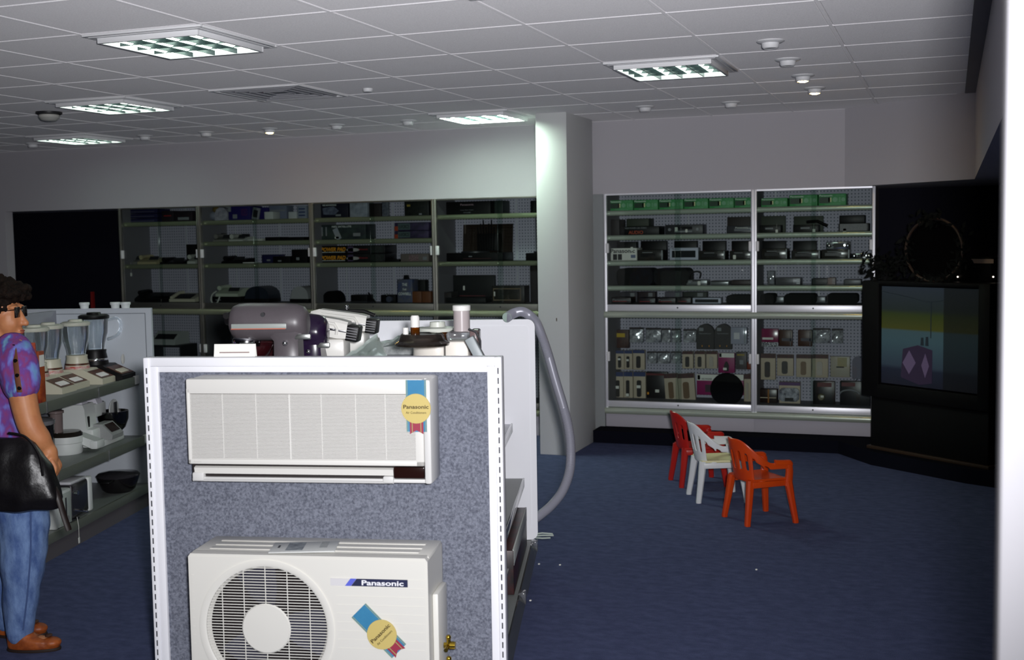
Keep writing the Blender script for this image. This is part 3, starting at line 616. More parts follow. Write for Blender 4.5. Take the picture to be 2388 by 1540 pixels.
# blenders
ctrl = M('control_panel_brown', (110, 62, 34), .4, noise=(30, (60, 32, 26)))
def flute(mb, cx, k):
    for v in mb.bm.verts:
        a = math.atan2(v.co.y, v.co.x - cx); f = 1 + k * (abs(cos(4 * a)) - .6); v.co.x = cx + (v.co.x - cx) * f; v.co.y *= f
    return mb
def blender(px, yy, label, body, lid, dark=False, h=1.0):
    q = LG.y(px, 800, yy); t = lthing('blender', label, 'blender', q.x + .02, yy, .79, 0, 'blenders on the upper shelf')
    part('base', MB().prism([(-.09, 0), (.17, 0), (.17, .03), (.07, .075), (.055, .085), (-.09, .085)], -.085, .085, 'y'), body, t)
    s_ = math.atan2(.045, .1)
    cp = part('control_strip', MB().box(0, .095, -.075, .075, 0, .002), ctrl, t); cp.location = (.075, 0, .0745); cp.rotation_euler = (0, s_, 0)
    mb = MB()
    for k in range(6): mb.box(.045, .085, -.06 + k * .017, -.047 + k * .017, .002, .008, .002)
    part('buttons', mb, white_plastic if not dark else cream, cp)
    part('collar', MB().lathe([(.07, .083), (.068, .1), (.058, .15), (.06, .165), (.001, .165)], (-.02, 0, 0), 28), body, t)
    part('collar_ring', MB().lathe([(.0665, .108), (.0675, .113), (.065, .119)], (-.02, 0, 0), 28, cap=False), ctrl if not dark else chrome, t)
    if not dark: part('warning_label', MB().lathe([(.0702, .087), (.0692, .103)], (-.02, 0, 0), 28, cap=False), M('red_white_label', (205, 190, 185), .5, noise=(40, (190, 70, 60))), t)
    part('jar', flute(MB().lathe([(.05, .165), (.055, .2), (.072, .26), (.078, .345), (.075, .345), (.069, .26), (.05, .2), (.046, .17)], (-.02, 0, 0), 64), -.02, 0 if dark else .035), jar_glass, t)
    part('lid', MB().lathe([(.079, .338), (.082, .342), (.082, .356), (.07, .362), (.04, .362), (.036, .374), (.001, .375)], (-.02, 0, 0), 28), lid, t)
    if dark:
        part('handle', MB().tube(spline([Vector(q_) for q_ in ((.04, .05, .33), (.075, .09, .335), (.088, .105, .29), (.072, .088, .24), (.035, .045, .22))], 6), .009, 10), jar_glass, t)
        part('speed_tag', MB().ball((.13, .02, .11), (.004, .022, .03), 14, 8), tag_white, t)
    t.scale = (h, h, h); return t
lidm = M('lid_cream', (205, 205, 190), .4)
blender(80, -.76, 'cream blender mostly hidden by the shopper\'s face', cream, lidm)
blender(114, -.57, 'cream glass blender next to the shopper, lowest-looking lid', cream, lidm)
blender(178, -.33, 'cream glass blender in the middle, beside the dark one', cream, lidm)
blender(222, -.145, 'dark blender with clear handled jug and black lid', black, black, True, 1.08)
q = LG.x(88, 815, -.16); t = lthing('food_packet', 'orange and white packet behind the shopper\'s chin on the upper shelf', 'packet', -.12, q.y - .08, .79)
part('carton', MB().box(-.02, .02, -.03, .03, 0, .27, .003), M('orange_pack', (190, 92, 30), .4, noise=(12, (120, 30, 24))), t); part('white_panel', MB().box(.02, .021, -.025, .025, .19, .25), tag_white, t)
# middle shelf
def lx(px, py, u=-.3): return LG.x(px, py, u)
q = lx(128, 1000, -.25); t = lthing('lidded_pot', 'tall black pot with a steel lid rim beside the shopper\'s arm', 'pot', -.34, -.85, .43)
part('pot', MB().lathe([(.09, 0), (.1, .01), (.102, .2), (.001, .2)], n=32), M('pot_black', (18, 16, 17), .12), t)
part('lid', MB().lathe([(.103, .195), (.107, .2), (.107, .218), (.09, .226), (.02, .238), (.001, .238)], n=32), M('pot_lid_silver', (150, 150, 154), .25, .4), t); part('knob', MB().lathe([(.008, .236), (.016, .248), (.014, .258), (.001, .26)], n=16), black, t)
q = lx(208, 1030, -.2); t = lthing('slicer', 'white food slicer with sloping chute and grey feed tube on the middle shelf', 'food processor', -.27, -.62, .43)
pw = M('processor_pale_white', (214, 218, 216), .4)
part('base', MB().lathe([(.085, 0), (.09, .008), (.088, .06), (.092, .065), (.092, .1), (.001, .1)], (0, -.02, 0), 28), pw, t)
part('chute', MB().prism([(-.03, .1), (.06, .1), (.17, .06), (.17, .02), (.14, .02), (.05, .06), (-.03, .06)], -.0, .09, 'y').box(.13, .175, -.005, .095, .022, .066, .006), pw, t)
part('lid', MB().lathe([(.092, .1), (.092, .112), (.08, .125), (.001, .128)], (0, -.02, 0), 28), smoke_pl, t)
part('feed_tube', MB().lathe([(.033, .12), (.035, .23), (.042, .234), (.042, .246), (.03, .25), (.001, .25)], (-.03, -.06, 0), 22), M('feed_tube_smoke', (120, 106, 104), .2), t)
q = lx(245, 980, -.3); t = lthing('kitchen_centre', 'white kitchen machine with dark control panel and steel bowl on the middle shelf end', 'kitchen machine', -.24, -.32, .43, 0)
part('base', MB().box(-.14, .1, -.16, .16, 0, .035, .008).box(-.14, .06, -.17, .04, .03, .11, .012), pw, t)
c_ = part('console', MB().prism([(.02, .035), (.13, .035), (.135, .06), (.07, .125), (.02, .125)], -.08, .07, 'y'), M('console_grey', (150, 152, 152), .4), t)
d_ = part('control_face', MB().box(0, .062, -.06, .05, 0, .002), M('control_face_dark', (40, 24, 20), .2), c_); d_.location = (.078, 0, .12); d_.rotation_euler = (0, rad(44), 0)
part('tower', MB().prism([(-.13, .1), (.02, .1), (.01, .225), (-.0, .25), (-.11, .25), (-.125, .225)], -.165, -.03, 'y').box(-.1, 0, -.03, .15, .15, .235, .014), pw, t)
part('tower_slot', MB().box(.0, .019, -.14, -.115, .115, .18, .004), black, t)
part('feet_cups', MB().prism([(-.09, .245), (-.01, .245), (-.03, .3), (-.07, .3)], -.14, -.07, 'y').prism([(-.09, .23), (-.0, .23), (-.03, .3), (-.07, .3)], .03, .1, 'y'), M('clear_white', (212, 210, 220), .3), t)
part('steel_bowl', MB().lathe([(.045, .03), (.045, .045), (.07, .07), (.088, .12), (.09, .17), (.086, .17), (.084, .12), (.06, .08), (.02, .06)], (.03, .17, 0), 30), M('bowl_dark_steel', (90, 88, 88), .12, 1), t)
part('white_disc', MB().lathe([(.001, 0), (.065, 0), (.065, .006), (.001, .006)], (.02, .2, .17), 32, 'x'), M('blade_white', (205, 208, 206), .4), t); part('beater', MB().box(.05, .056, .135, .175, .1, .225, .002), dark_grey, t)
# lower deck goods
q = lx(140, 1195, -.22); t = lthing('toaster', 'white toaster box with grey slot face low behind the hanging strap', 'toaster', -.145, -1.13, .135)
part('body', MB().box(-.1, .1, -.1, .075, .0, .19, .012), pw, t); part('end_face', MB().box(.1, .104, -.06, .06, .01, .175, .004), M('pale_end', (170, 178, 172), .4), t)
part('lever_slot', MB().box(.104, .106, -.006, .006, .05, .15), dark_grey, t); part('dial', MB().cyl((.104, .0, .04), (.114, .0, .04), .016, n=18), M('dial_grey', (130, 132, 132), .4), t)
q = lx(195, 1150, -.28); t = lthing('chrome_toaster', 'long chrome-sided toaster with dark top and white end beside the black pan', 'toaster', -.15, -.96, .135)
part('body', MB().box(-.09, .1, -.08, .12, .01, .2, .02), M('toaster_steel', (120, 118, 122), .2, .9), t); part('top', MB().box(-.08, .09, -.07, .11, .195, .21, .005), M('toaster_top_white', (200, 200, 205), .4), t)
part('end_cap', MB().box(-.09, .1, .12, .165, .01, .2, .01), pw, t); part('lever', MB().cyl((.1, -.05, .15), (.12, -.05, .15), .012, n=12), chrome, t); part('curved_handle', MB().tube([(.1, -.06, .06), (.125, -.03, .05), (.13, .03, .03)], .006, 8), chrome, t)
q = lx(287, 1125, -.3); t = lthing('frying_pan', 'round black lidded electric pan at the end of the low deck', 'pan', -.14, -.27, .135)
t.scale = (.95, .95, .78)
part('pan', MB().lathe([(.08, 0), (.1, .02), (.125, .1), (.128, .12), (.001, .12)], n=36), M('pan_black', (22, 20, 22), .2), t)
part('lid', MB().lathe([(.13, .118), (.133, .125), (.12, .14), (.06, .152), (.001, .154)], n=36), M('pan_lid_smoke', (46, 44, 48), .12), t)
part('handle', MB().box(-.03, .03, .12, .2, .1, .118, .008).box(-.03, .03, -.2, -.12, .1, .118, .008), black, t)
q = lx(178, 1255, -.02); o = part('price_tag', MB().box(-.001, .001, -.008, .008, -.03, 0, .0005).tube([(0, 0, 0), (0, .002, .06), (-.006, 0, .11)], .0012, 6), tag_white)
o.location = LG.wld((-.005, q.y, .06)); o.rotation_euler = (0, 0, LG.a); tag(o, 'small white price tag on a string hanging off the low deck lip', 'price tag')
t = tag(part('flat_tray', MB().box(-.1, .1, -.12, .12, 0, .012, .004), chrome), 'shiny flat tray on the low deck behind the shopper\'s legs', 'tray'); q = lx(130, 1245, -.12); t.location = LG.wld((-.14, q.y, .1355)); t.rotation_euler = (0, 0, LG.a)
# ------------------------------------------------------------------ the shopper
PO = Vector((-3.48, 3.70, 0)); PA = rad(20.25); K = 579.0
PF = Frame(PO.x, PO.y, 20.25)
def P(px, py, y=0): return PF.y(px, py, y)
person = thing('person', 'woman with short dark curly hair, purple tie-dye shirt and jeans, looking down at blenders', 'person', PO, PA)
skin = M('skin', (196, 132, 88), .5, noise=(14, (184, 118, 78)), bump=(300, .1))
def limb(mb, pts, rs, n=16, sub=5):
    pts = [Vector(p) for p in pts]; q = spline(pts, sub); r = []
    for i in range(len(pts) - 1):
        for k in range(sub): s_ = k / sub; s_ = s_ * s_ * (3 - 2 * s_); r.append(rs[i] + (rs[i + 1] - rs[i]) * s_)
    r.append(rs[-1]); mb.tube(q, r, n); mb.ball(q[0], r[0] * .98, 12, 8); mb.ball(q[-1], r[-1] * .98, 12, 8)
def ell_loft(mb, secs, n=24):               # (x, y, z, rx, ry)
    mb.rings([[Vector((x + a * cos(2 * pi * k / n), y + b * sin(2 * pi * k / n), z)) for k in range(n)] for x, y, z, a, b in secs])
body = MB()
# torso under the clothes, legs, feet
ell_loft(body, [(-.06, 0, .74, .10, .14), (-.06, 0, .86, .105, .145), (-.07, 0, 1.0, .10, .135), (-.07, 0, 1.12, .10, .15), (-.07, 0, 1.18, .08, .13), (-.065, 0, 1.215, .05, .06)])
ank = P(46, 1466, -.088)
limb(body, [P(38, 1150, -.075), P(54, 1300, -.085), ank], [.085, .06, .038]); body.ball((ank.x + .055, -.088, .034), (.08, .034, .024), 16, 8)
limb(body, [(-.1, .075, .74), (-.1, .085, .36), (-.105, .088, .06)], [.085, .06, .038]); body.ball((-.05, .088, .034), (.08, .034, .024), 16, 8)
# neck and head
limb(body, [(-.07, 0, 1.19), (-.05, 0, 1.25), (-.035, 0, 1.30)], [.05, .046, .044])
hd = Vector((-.035, 0, 1.345))
body.ball(hd + Vector((-.02, 0, .02)), (.088, .07, .085), 20, 14)           # skull
body.ball(hd + Vector((.03, 0, -.04)), (.052, .054, .072), 18, 12)          # face
body.ball(hd + Vector((.038, 0, -.098)), (.032, .032, .024), 14, 8)         # chin
limb(body, [hd + Vector((.072, 0, -.005)), hd + Vector((.085, 0, -.035)), hd + Vector((.096, 0, -.054))], [.009, .0105, .013], 10)   # nose
for s_ in (-1, 1):
    body.ball(hd + Vector((.088, .009 * s_, -.057)), (.008, .007, .007), 8, 6)
    body.ball(hd + Vector((.05, .026 * s_, -.05)), (.025, .02, .03), 12, 8)     # cheek
    body.ball(hd + Vector((.06, .028 * s_, .01)), (.02, .026, .012), 10, 6)     # brow
    body.ball(hd + Vector((-.042, .073 * s_, -.04)), (.018, .008, .03), 12, 8)    # ear
    body.ball(hd + Vector((-.036, .076 * s_, -.055)), (.011, .007, .012), 10, 6)
body.ball(hd + Vector((.076, 0, -.083)), (.012, .021, .006), 10, 6); body.ball(hd + Vector((.074, 0, -.093)), (.012, .019, .006), 10, 6)  # lips
# arms: the near (right) one hangs forward over the bag
EL, WR = P(68, 985, -.215), P(108, 1042, -.185)
limb(body, [P(38, 822, -.165), P(50, 905, -.205), EL, P(90, 1020, -.205), WR], [.056, .052, .047, .043, .031])
pc = P(119, 1066, -.175)
limb(body, [WR, P(114, 1055, -.18), pc], [.03, .033, .028], 12)
body.ball(pc, (.026, .03, .03), 14, 8)
for k, (dy, ln) in enumerate(((-.026, .060), (-.009, .068), (.009, .064), (.024, .052))):
    a = pc + Vector((.012, dy, -.012)); limb(body, [a, a + Vector((.012, 0, -ln * .45)), a + Vector((.004, .002, -ln * .85)), a + Vector((-.012, .004, -ln))], [.0095, .009, .0085, .0075], 10, 3)
limb(body, [pc + Vector((-.004, -.026, .012)), pc + Vector((-.012, -.04, -.012)), pc + Vector((-.008, -.042, -.036))], [.0105, .0098, .0085], 10, 3)
limb(body, [(-.08, .165, 1.165), (-.11, .2, 1.02), (-.11, .2, .9), (-.05, .17, .79)], [.052, .05, .044, .032])
fc_ = Vector((-.035, .165, .765)); body.ball(fc_, (.03, .026, .03), 12, 8)
for k in range(4): a = fc_ + Vector((.012, -.02 + k * .014, -.01)); limb(body, [a, a + Vector((.014, -.002, -.028)), a + Vector((.002, -.004, -.052))], [.009, .0085, .0075], 8, 3)
limb(body, [fc_ + Vector((0, -.022, .008)), fc_ + Vector((.016, -.036, -.01)), fc_ + Vector((.02, -.036, -.03))], [.0105, .009, .008], 8, 3)
link('body', remeshed(body, .005, 4), skin, person)
eye_w = M('eye_white', (220, 215, 208), .3); lipm = M('lip_rose', (150, 72, 66), .45)
for s_ in (-1, 1):
    e = part('eye', MB().ball(hd + Vector((.0625, .021 * s_, -.012)), (.0075, .01, .0068), 12, 8), eye_w, person)
    part('iris', MB().ball(hd + Vector((.0685, .021 * s_, -.014)), (.002, .0045, .0045), 8, 6), M('iris_brown', (40, 22, 12), .2), e)
part('lips', MB().ball(hd + Vector((.0785, 0, -.0835)), (.0105, .018, .0042), 12, 6).ball(hd + Vector((.0765, 0, -.092)), (.0105, .0165, .0045), 12, 6), lipm, person)
g = part('glasses', MB().box(hd.x + .076, hd.x + .08, -.058, -.01, hd.z - .03, hd.z + .012, .002).box(hd.x + .076, hd.x + .08, .01, .058, hd.z - .03, hd.z + .012, .002).tube([hd + Vector((.078, -.011, .002)), hd + Vector((.083, 0, .005)), hd + Vector((.078, .011, .002))], .002, 6)
     .tube([hd + Vector((.077, -.056, .002)), hd + Vector((.06, -.066, .0)), hd + Vector((-.02, -.078, -.004)), hd + Vector((-.04, -.08, -.02))], .0017, 6).tube([hd + Vector((.077, .056, .002)), hd + Vector((.06, .066, .0)), hd + Vector((-.02, .078, -.004))], .0017, 6), M('glasses_dark', (24, 16, 16), .15), person)
g.rotation_euler = (0, 0, 0)
part('earring', MB().ball(hd + Vector((-.034, -.088, -.07)), .0075, 12, 8), M('gold', (226, 196, 120), .2, 1), person)
# hair
mb = MB(); rnd = random.Random(5)
for k in range(420):
    a, b = rnd.uniform(0, 2 * pi), math.acos(rnd.uniform(-.7, 1)); d = Vector((sin(b) * cos(a), sin(b) * sin(a), cos(b)))
    if d.x > .38 and d.z < .36: continue
    if d.z < -.45 and d.x > -.2: continue
    if abs(d.y) > .5 and d.z < -.22 and d.x > -.35: continue
    p = hd + Vector((-.028, 0, .03)) + Vector((d.x * .105, d.y * .086, d.z * .1)) * rnd.uniform(.9, 1.06)
    mb.ball(p, rnd.uniform(.014, .026), 8, 6)
for k in range(60):
    p = hd + Vector((rnd.uniform(.035, .1), rnd.uniform(-.06, .06), rnd.uniform(.045, .095))); mb.ball(p, rnd.uniform(.012, .022), 8, 6)
mb.ball(hd + Vector((-.03, 0, .03)), (.098, .08, .092), 18, 12)
hm = remeshed(mb, .005, 1)
for v in hm.vertices: v.co += Vector(noise.noise_vector(v.co * 70)) * .005
link('hair', hm, M('dark_hair', (11, 7, 5), .8, noise=(60, (30, 19, 12)), bump=(140, 1.0), spec=.15), person)
# tie-dye shirt
sm = bpy.data.materials.new('tie_dye_cotton'); sm.use_nodes = True; nt = sm.node_tree; bs = nt.nodes['Principled BSDF']; bs.inputs['Roughness'].default_value = .9
tc = nt.nodes.new('ShaderNodeTexCoord'); mp = nt.nodes.new('ShaderNodeMapping'); mp.inputs['Scale'].default_value = (1.6, 1, .7); n1 = nt.nodes.new('ShaderNodeTexNoise'); n1.inputs['Scale'].default_value = 13; n1.inputs['Detail'].default_value = 3
cr = nt.nodes.new('ShaderNodeValToRGB'); els = cr.color_ramp.elements
for k, (p_, c_) in enumerate(((.28, (112, 168, 206)), (.42, (112, 118, 198)), (.5, (108, 62, 142)), (.57, (132, 58, 118)), (.66, (92, 84, 168)), (.75, (120, 168, 200)))):
    e = els[k] if k < 2 else els.new(p_); e.position = p_; e.color = (*lin(c_), 1)
nt.links.new(tc.outputs['Object'], mp.inputs[0]); nt.links.new(mp.outputs[0], n1.inputs[0]); nt.links.new(n1.outputs[0], cr.inputs[0])
nt.links.new(cr.outputs[0], bs.inputs['Base Color'])
mb = MB()
ell_loft(mb, [(-.055, 0, .80, .128, .17), (-.055, 0, .9, .125, .168), (-.06, 0, 1.0, .118, .16), (-.065, 0, 1.1, .116, .168), (-.068, 0, 1.17, .098, .15), (-.066, 0, 1.205, .068, .085), (-.06, 0, 1.225, .06, .066)])
limb(mb, [P(30, 815, -.135), P(40, 850, -.185), P(50, 896, -.205)], [.07, .077, .072]); limb(mb, [(-.075, .13, 1.16), (-.075, .18, 1.1), (-.065, .2, 1.02)], [.07, .076, .072])
shm = remeshed(mb, .006, 3)
for v in shm.vertices: v.co += Vector(noise.noise_vector(v.co * 22)) * .004
sh = link('shirt', shm, sm, person)
cuff_p = P(53, 925, -.206)
brown = M('brown_placket', (112, 66, 44), .8)
pts = [P(24, 796, -.18), P(32, 815, -.222), P(37, 850, -.27), P(41, 885, -.291), P(46, 915, -.288)]
pk = part('brown_stripe', MB().tube(spline(pts, 5), .0125, 8, flat=.28), brown, sh, 'brown stripe with black dots down the sleeve')
for x, y, yy in ((31, 808, -.222), (36, 842, -.274), (40, 876, -.298), (45, 906, -.3)): part('black_dot', MB().ball(P(x, y, yy + .006), (.008, .004, .008), 10, 6), matt_black, pk)
part('collar', MB().tube(spline([Vector((-.11, -.05, 1.235)), Vector((-.05, -.075, 1.225)), Vector((.0, -.05, 1.19)), Vector((.02, 0, 1.17))], 5), .014, 8, flat=.5), sm, sh)
part('orange_placket', MB().tube(spline([P(74, 800, -.04), P(77, 850, -.05), P(76, 905, -.05), P(72, 950, -.05)], 5), .015, 8, flat=.6), M('orange_red_pattern', (178, 74, 34), .8, noise=(40, (80, 30, 40))), sh)
# jeans
denim = M('acid_wash_denim', (70, 96, 150), .9, noise=(16, (118, 146, 192)), bump=(400, .5), stretch=(1.6, 1, .6))
mb = MB()
ell_loft(mb, [(-.055, 0, .70, .125, .16), (-.055, 0, .78, .13, .17), (-.06, 0, .86, .118, .158), (-.06, 0, .9, .11, .15)])
limb(mb, [P(34, 1130, -.075), P(54, 1215, -.08), P(54, 1300, -.085), P(50, 1390, -.085), P(45, 1476, -.088)], [.115, .1, .088, .07, .05])
limb(mb, [(-.1, .075, .66), (-.1, .08, .5), (-.1, .085, .35), (-.1, .085, .2), (-.105, .088, .06)], [.11, .098, .086, .068, .05])
jm = remeshed(mb, .006, 3)
for v in jm.vertices: v.co += Vector(noise.noise_vector(v.co * 15)) * .005
jn = link('jeans', jm, denim, person)
part('side_seam', MB().tube([P(72, 1190, -.182), P(72, 1290, -.168), P(64, 1390, -.152), P(54, 1470, -.137)], .0035, 6), M('seam_blue', (70, 92, 140), .9), jn)
# shoes
shoe = M('tan_shoe_leather', (178, 92, 36), .5, noise=(20, (132, 62, 24)))
for s_, dx in ((-1, 0), (1, -.07)):
    mb = MB(); y = .088 * s_; x = dx + (ank.x + .038 if s_ < 0 else .0)
    mb.rings([[Vector((x + cx + a * cos(2 * pi * k / 24), y + b * sin(2 * pi * k / 24), z)) for k in range(24)] for cx, a, b, z in ((.015, .1, .038, .008), (.015, .104, .042, .02), (.01, .1, .042, .04), (-.03, .06, .038, .058), (-.035, .052, .034, .07))])
    mb.ball((x + .08, y, .03), (.045, .036, .022), 14, 8)
    me = remeshed(mb, .004, 3); so = link('shoe', me, shoe, person)
    part('sole', MB().rings([[Vector((x + .015 + a * cos(2 * pi * k / 24), y + b * sin(2 * pi * k / 24), z)) for k in range(24)] for a, b, z in ((.106, .041, 0), (.108, .043, .006), (.106, .042, .012))]), M('sole_dark', (40, 26, 20), .7), so)
    part('bow', MB().ball((x + .075, y, .058), (.014, .02, .006), 10, 6), M('bow_brown', (70, 38, 22), .6), so)
# bag
bagm = M('black_leather', (17, 15, 17), .38, bump=(60, .35))
t = thing('shoulder_bag', 'big soft black leather bag held at the shopper\'s hip', 'bag', PF.wld(P(56, 1112, -.28) - Vector((0, -.28, .685))), PA)
mb = MB()
mb.rings([[Vector((cx + a * (abs(cos(q)) ** .55) * (1 if cos(q) > 0 else -1), -.275 + b * (abs(sin(q)) ** .7) * (1 if sin(q) > 0 else -1), z)) for q in [2 * pi * k / 36 for k in range(36)]] for cx, a, b, z in
          ((-.005, .06, .02, .553), (-.005, .125, .045, .562), (0, .136, .058, .60), (-.01, .132, .062, .66), (-.02, .118, .058, .72), (-.03, .10, .045, .775), (-.04, .085, .028, .81), (-.05, .06, .012, .83))])
me = remeshed(mb, .006, 4)
for v in me.vertices: v.co += Vector(noise.noise_vector(v.co * 14)) * .009
link('bag_body', me, bagm, t)
BO = PF.loc(t.location)
B_ = lambda x, y, v: P(x, y, v) - BO
part('hanging_strap', MB().tube(spline([B_(122, 1130, -.285), B_(136, 1160, -.3), B_(148, 1200, -.3), B_(161, 1238, -.3)], 6), [.012] * 18 + [.011], 8, flat=.4), M('dark_brown_leather', (30, 20, 18), .5), t)
part('flap_seam', MB().tube(spline([B_(20, 1010, -.335), B_(60, 1020, -.342), B_(90, 1060, -.343), B_(100, 1110, -.342)], 6), .005, 6), bagm, t)
# ------------------------------------------------------------------ glass-fronted wall cabinets
def pegboard(name, col, hole):
    m = M(name, col, .7); nt = m.node_tree; b = nt.nodes['Principled BSDF']
    tc = nt.nodes.new('ShaderNodeTexCoord'); sp_ = nt.nodes.new('ShaderNodeSeparateXYZ'); nt.links.new(tc.outputs['Object'], sp_.inputs[0])
    def mth(op, a, b_=None):
        n_ = nt.nodes.new('ShaderNodeMath'); n_.operation = op
        for i, v in enumerate((a, b_)):
            if v is None: continue
            if isinstance(v, (int, float)): n_.inputs[i].default_value = v
            else: nt.links.new(v, n_.inputs[i])
        return n_.outputs[0]
    d = [mth('POWER', mth('SUBTRACT', mth('FRACT', mth('MULTIPLY', sp_.outputs[k], 1 / .0254)), .5), 2) for k in (0, 2)]
    msk = mth('LESS_THAN', mth('ADD', d[0], d[1]), .036); mx = nt.nodes.new('ShaderNodeMixRGB')
    mx.inputs[1].default_value = (*lin(col), 1); mx.inputs[2].default_value = (*lin(hole), 1); nt.links.new(msk, mx.inputs[0]); nt.links.new(mx.outputs[0], b.inputs['Base Color']); return m
peg_m = pegboard('grey_pegboard', (182, 179, 196), (74, 82, 92))
cab_white = M('cabinet_white_aluminium', (240, 240, 247), .42, .6)
cab_grey = M('cabinet_base_grey', (178, 174, 184), .6)
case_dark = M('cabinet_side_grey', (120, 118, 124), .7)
def bullnose(y, z0, z1, back, bulge, x0, x1):
    h = (z1 - z0) / 2; zc = (z0 + z1) / 2
    return MB().prism([(back, z0)] + [(y - bulge * cos(q) , zc + h * sin(q)) for q in [-pi / 2 + pi * k / 12 for k in range(13)]] + [(back, z1)], x0, x1, 'x')
def cabinet(label, x0, x1, shelves, fm, base, lips, lower=True, pull=True, group=None):
    """shelves: z of shelf tops; everything relative to the unit's floor point."""
    W = x1 - x0; t = thing('display_cabinet', label, 'cabinet', (x0, 9.0, 0), 0, group); pw_ = .021
    def pst(a, b): return MB().box(a, b, -.01, .025, base[1], SZ, .003).box(a + .006, b - .006, -.018, -.01, base[1], SZ, .002)
    part('post', pst(-.002, pw_), fm, t); part('post', pst(W - pw_, W + .002), fm, t)
    part('mid_rail', MB().box(pw_, W - pw_, -.006, .03, 1.015, 1.066, .003), fm, t)
    part('mid_ledge', bullnose(-.018, .962, 1.012, .03, .018, 0, W), lips, t)
    part('bottom_rail', MB().box(pw_, W - pw_, -.006, .03, base[1] + .012, base[1] + .062, .003), fm, t)
    part('bottom_ledge', bullnose(-.018, base[1] - .042, base[1] + .008, .03, .018, 0, W), lips, t)
    part('base_panel', MB().box(0, W, 0, .03, base[0], base[1] - .04, .002), cab_grey, t)
    part('back_panel', MB().box(0, W, .42, .432, base[0], SZ), peg_m, t)
    part('side_panel', MB().box(0, .012, .03, .42, base[0], SZ), case_dark, t); part('side_panel', MB().box(W - .012, W, .03, .42, base[0], SZ), case_dark, t)
    part('bay_floor', MB().box(.012, W - .012, .03, .42, .995, 1.062), case_dark, t); part('bay_floor', MB().box(.012, W - .012, .03, .42, base[1] - .03, base[1] + .05), case_dark, t)
    part('track', MB().box(pw_, W - pw_, -.004, .03, SZ - .012, SZ), fm, t)
    part('standard', MB().box(.1, .112, .41, .42, 1.07, SZ).box(W * .5 - .006, W * .5 + .006, .41, .42, 1.07, SZ), M('standard_grey', (190, 190, 200), .4), t)
    for k, z in enumerate(shelves):
        s = part('shelf', MB().box(.014, W - .014, .06, .415, z - .02, z, .002), glass('shelf_glass', (200, 214, 206), 1, .3, (96, 104, 104), .05), t)
        part('shelf_lip', bullnose(.046, z - .04, z, .06, .01, .014, W - .014), lips, s)
    for a, b, yy in ((pw_, W * .52, .006), (W * .48, W - pw_, .018)):
        g = part('glass_door', MB().box(a, b, yy, yy + .004, 1.05, SZ - .008), pane_mat, t)
        px_ = a + .006 if yy < .01 else b - .006
        part('finger_pull', MB().box(px_ - .012, px_ + .012, yy - .024, yy, 1.47, 1.545, .003), M('pull_white', (225, 226, 228), .5), g)
        g = part('glass_door', MB().box(a, b, yy, yy + .004, base[1] + .05, .966), pane_mat, t)
        part('finger_pull', MB().box(px_ - .012, px_ + .012, yy - .024, yy, .62, .695, .003), M('pull_white', (225, 226, 228), .5), g)
    for z in (1.043, base[1] + .04): part('lock', MB().cyl((W * .5, -.012, z), (W * .5, -.004, z), .006, n=12), dark_grey, t)
    return t
RS = [1.80, 1.607, 1.407, 1.212]; RAIL = 1.0665
cabinet('bright white-framed glass cabinet of car radios next to the square column', -2.548, -1.385, RS, cab_white, (.1, .245), lip_alu)
cabinet('bright white-framed glass cabinet partly behind the big television', -1.385, -.515, RS, cab_white, (.1, .245), lip_alu)
LS = [1.80, 1.612, 1.415]
lipd = M('dull_lip_aluminium', (176, 182, 152), .2, .55)  # greenish tube reflection put into the lip colour
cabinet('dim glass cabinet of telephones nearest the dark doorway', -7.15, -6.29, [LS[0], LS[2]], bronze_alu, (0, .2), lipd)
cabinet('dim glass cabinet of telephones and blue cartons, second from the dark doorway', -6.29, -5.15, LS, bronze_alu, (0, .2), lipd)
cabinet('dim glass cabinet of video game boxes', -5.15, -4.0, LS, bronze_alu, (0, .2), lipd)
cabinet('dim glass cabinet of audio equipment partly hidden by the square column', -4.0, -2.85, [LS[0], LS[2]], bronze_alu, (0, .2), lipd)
YI = 9.15
def it(name, label, cat, x0, y0, x1, z, mat, depth=.16, Y=YI, group=None, bev=.004, shape=None, y1=None, rz=0):
    a, b = at(x0, y0, Y), at(x1, y0, Y); w_ = b.x - a.x; zt = (a.z + b.z) / 2
    if y1: z = at((x0 + x1) / 2, y1, Y).z
    h = max(.008, zt - z); mb = MB()
    if shape is None: mb.box(-w_ / 2, w_ / 2, 0, depth, 0, h, bev)
    elif shape == 'round': mb.rbox(-w_ / 2, w_ / 2, 0, h, min(w_, h) * .32, 0, depth, 6)
    elif shape == 'dome': mb.prism([(w_ / 2 * cos(pi * k / 16) , h * sin(pi * k / 16) ** .8) for k in range(17)], 0, depth, 'y')
    elif shape == 'arch': mb.prism([(-w_ / 2, 0), (w_ / 2, 0)] + [(w_ / 2 * cos(pi * k / 12), h - w_ / 2 + w_ / 2 * sin(pi * k / 12)) for k in range(13)], 0, depth, 'y')
    elif shape == 'wedge': mb.prism([(0, 0), (depth, 0), (depth, h), (depth * .45, h * .9), (0, h * .35)], -w_ / 2, w_ / 2, 'x')
    o = part(name, mb, mat); o.location = ((a.x + b.x) / 2, Y, z); o.rotation_euler = (0, 0, rz); tag(o, label, cat, group); o['_w'] = w_; o['_h'] = h; o['_d'] = depth; return o
def pan(o, name, fx0, fx1, fz0, fz1, mat, th=.0015, y=0):
    w_, h = o['_w'], o['_h']; return part(name, MB().box((fx0 - .5) * w_, (fx1 - .5) * w_, y - th, y, fz0 * h, fz1 * h), mat, o)
def txt(o, s, fx, fz, fw_, fh, mat, bold=.01, shear=0, y=0): return lettering(s, o, ((fx - .5) * o['_w'], y - .0025, fz * o['_h']), mat, width=fw_ * o['_w'], height=fh * o['_h'], bold=bold, shear=shear)
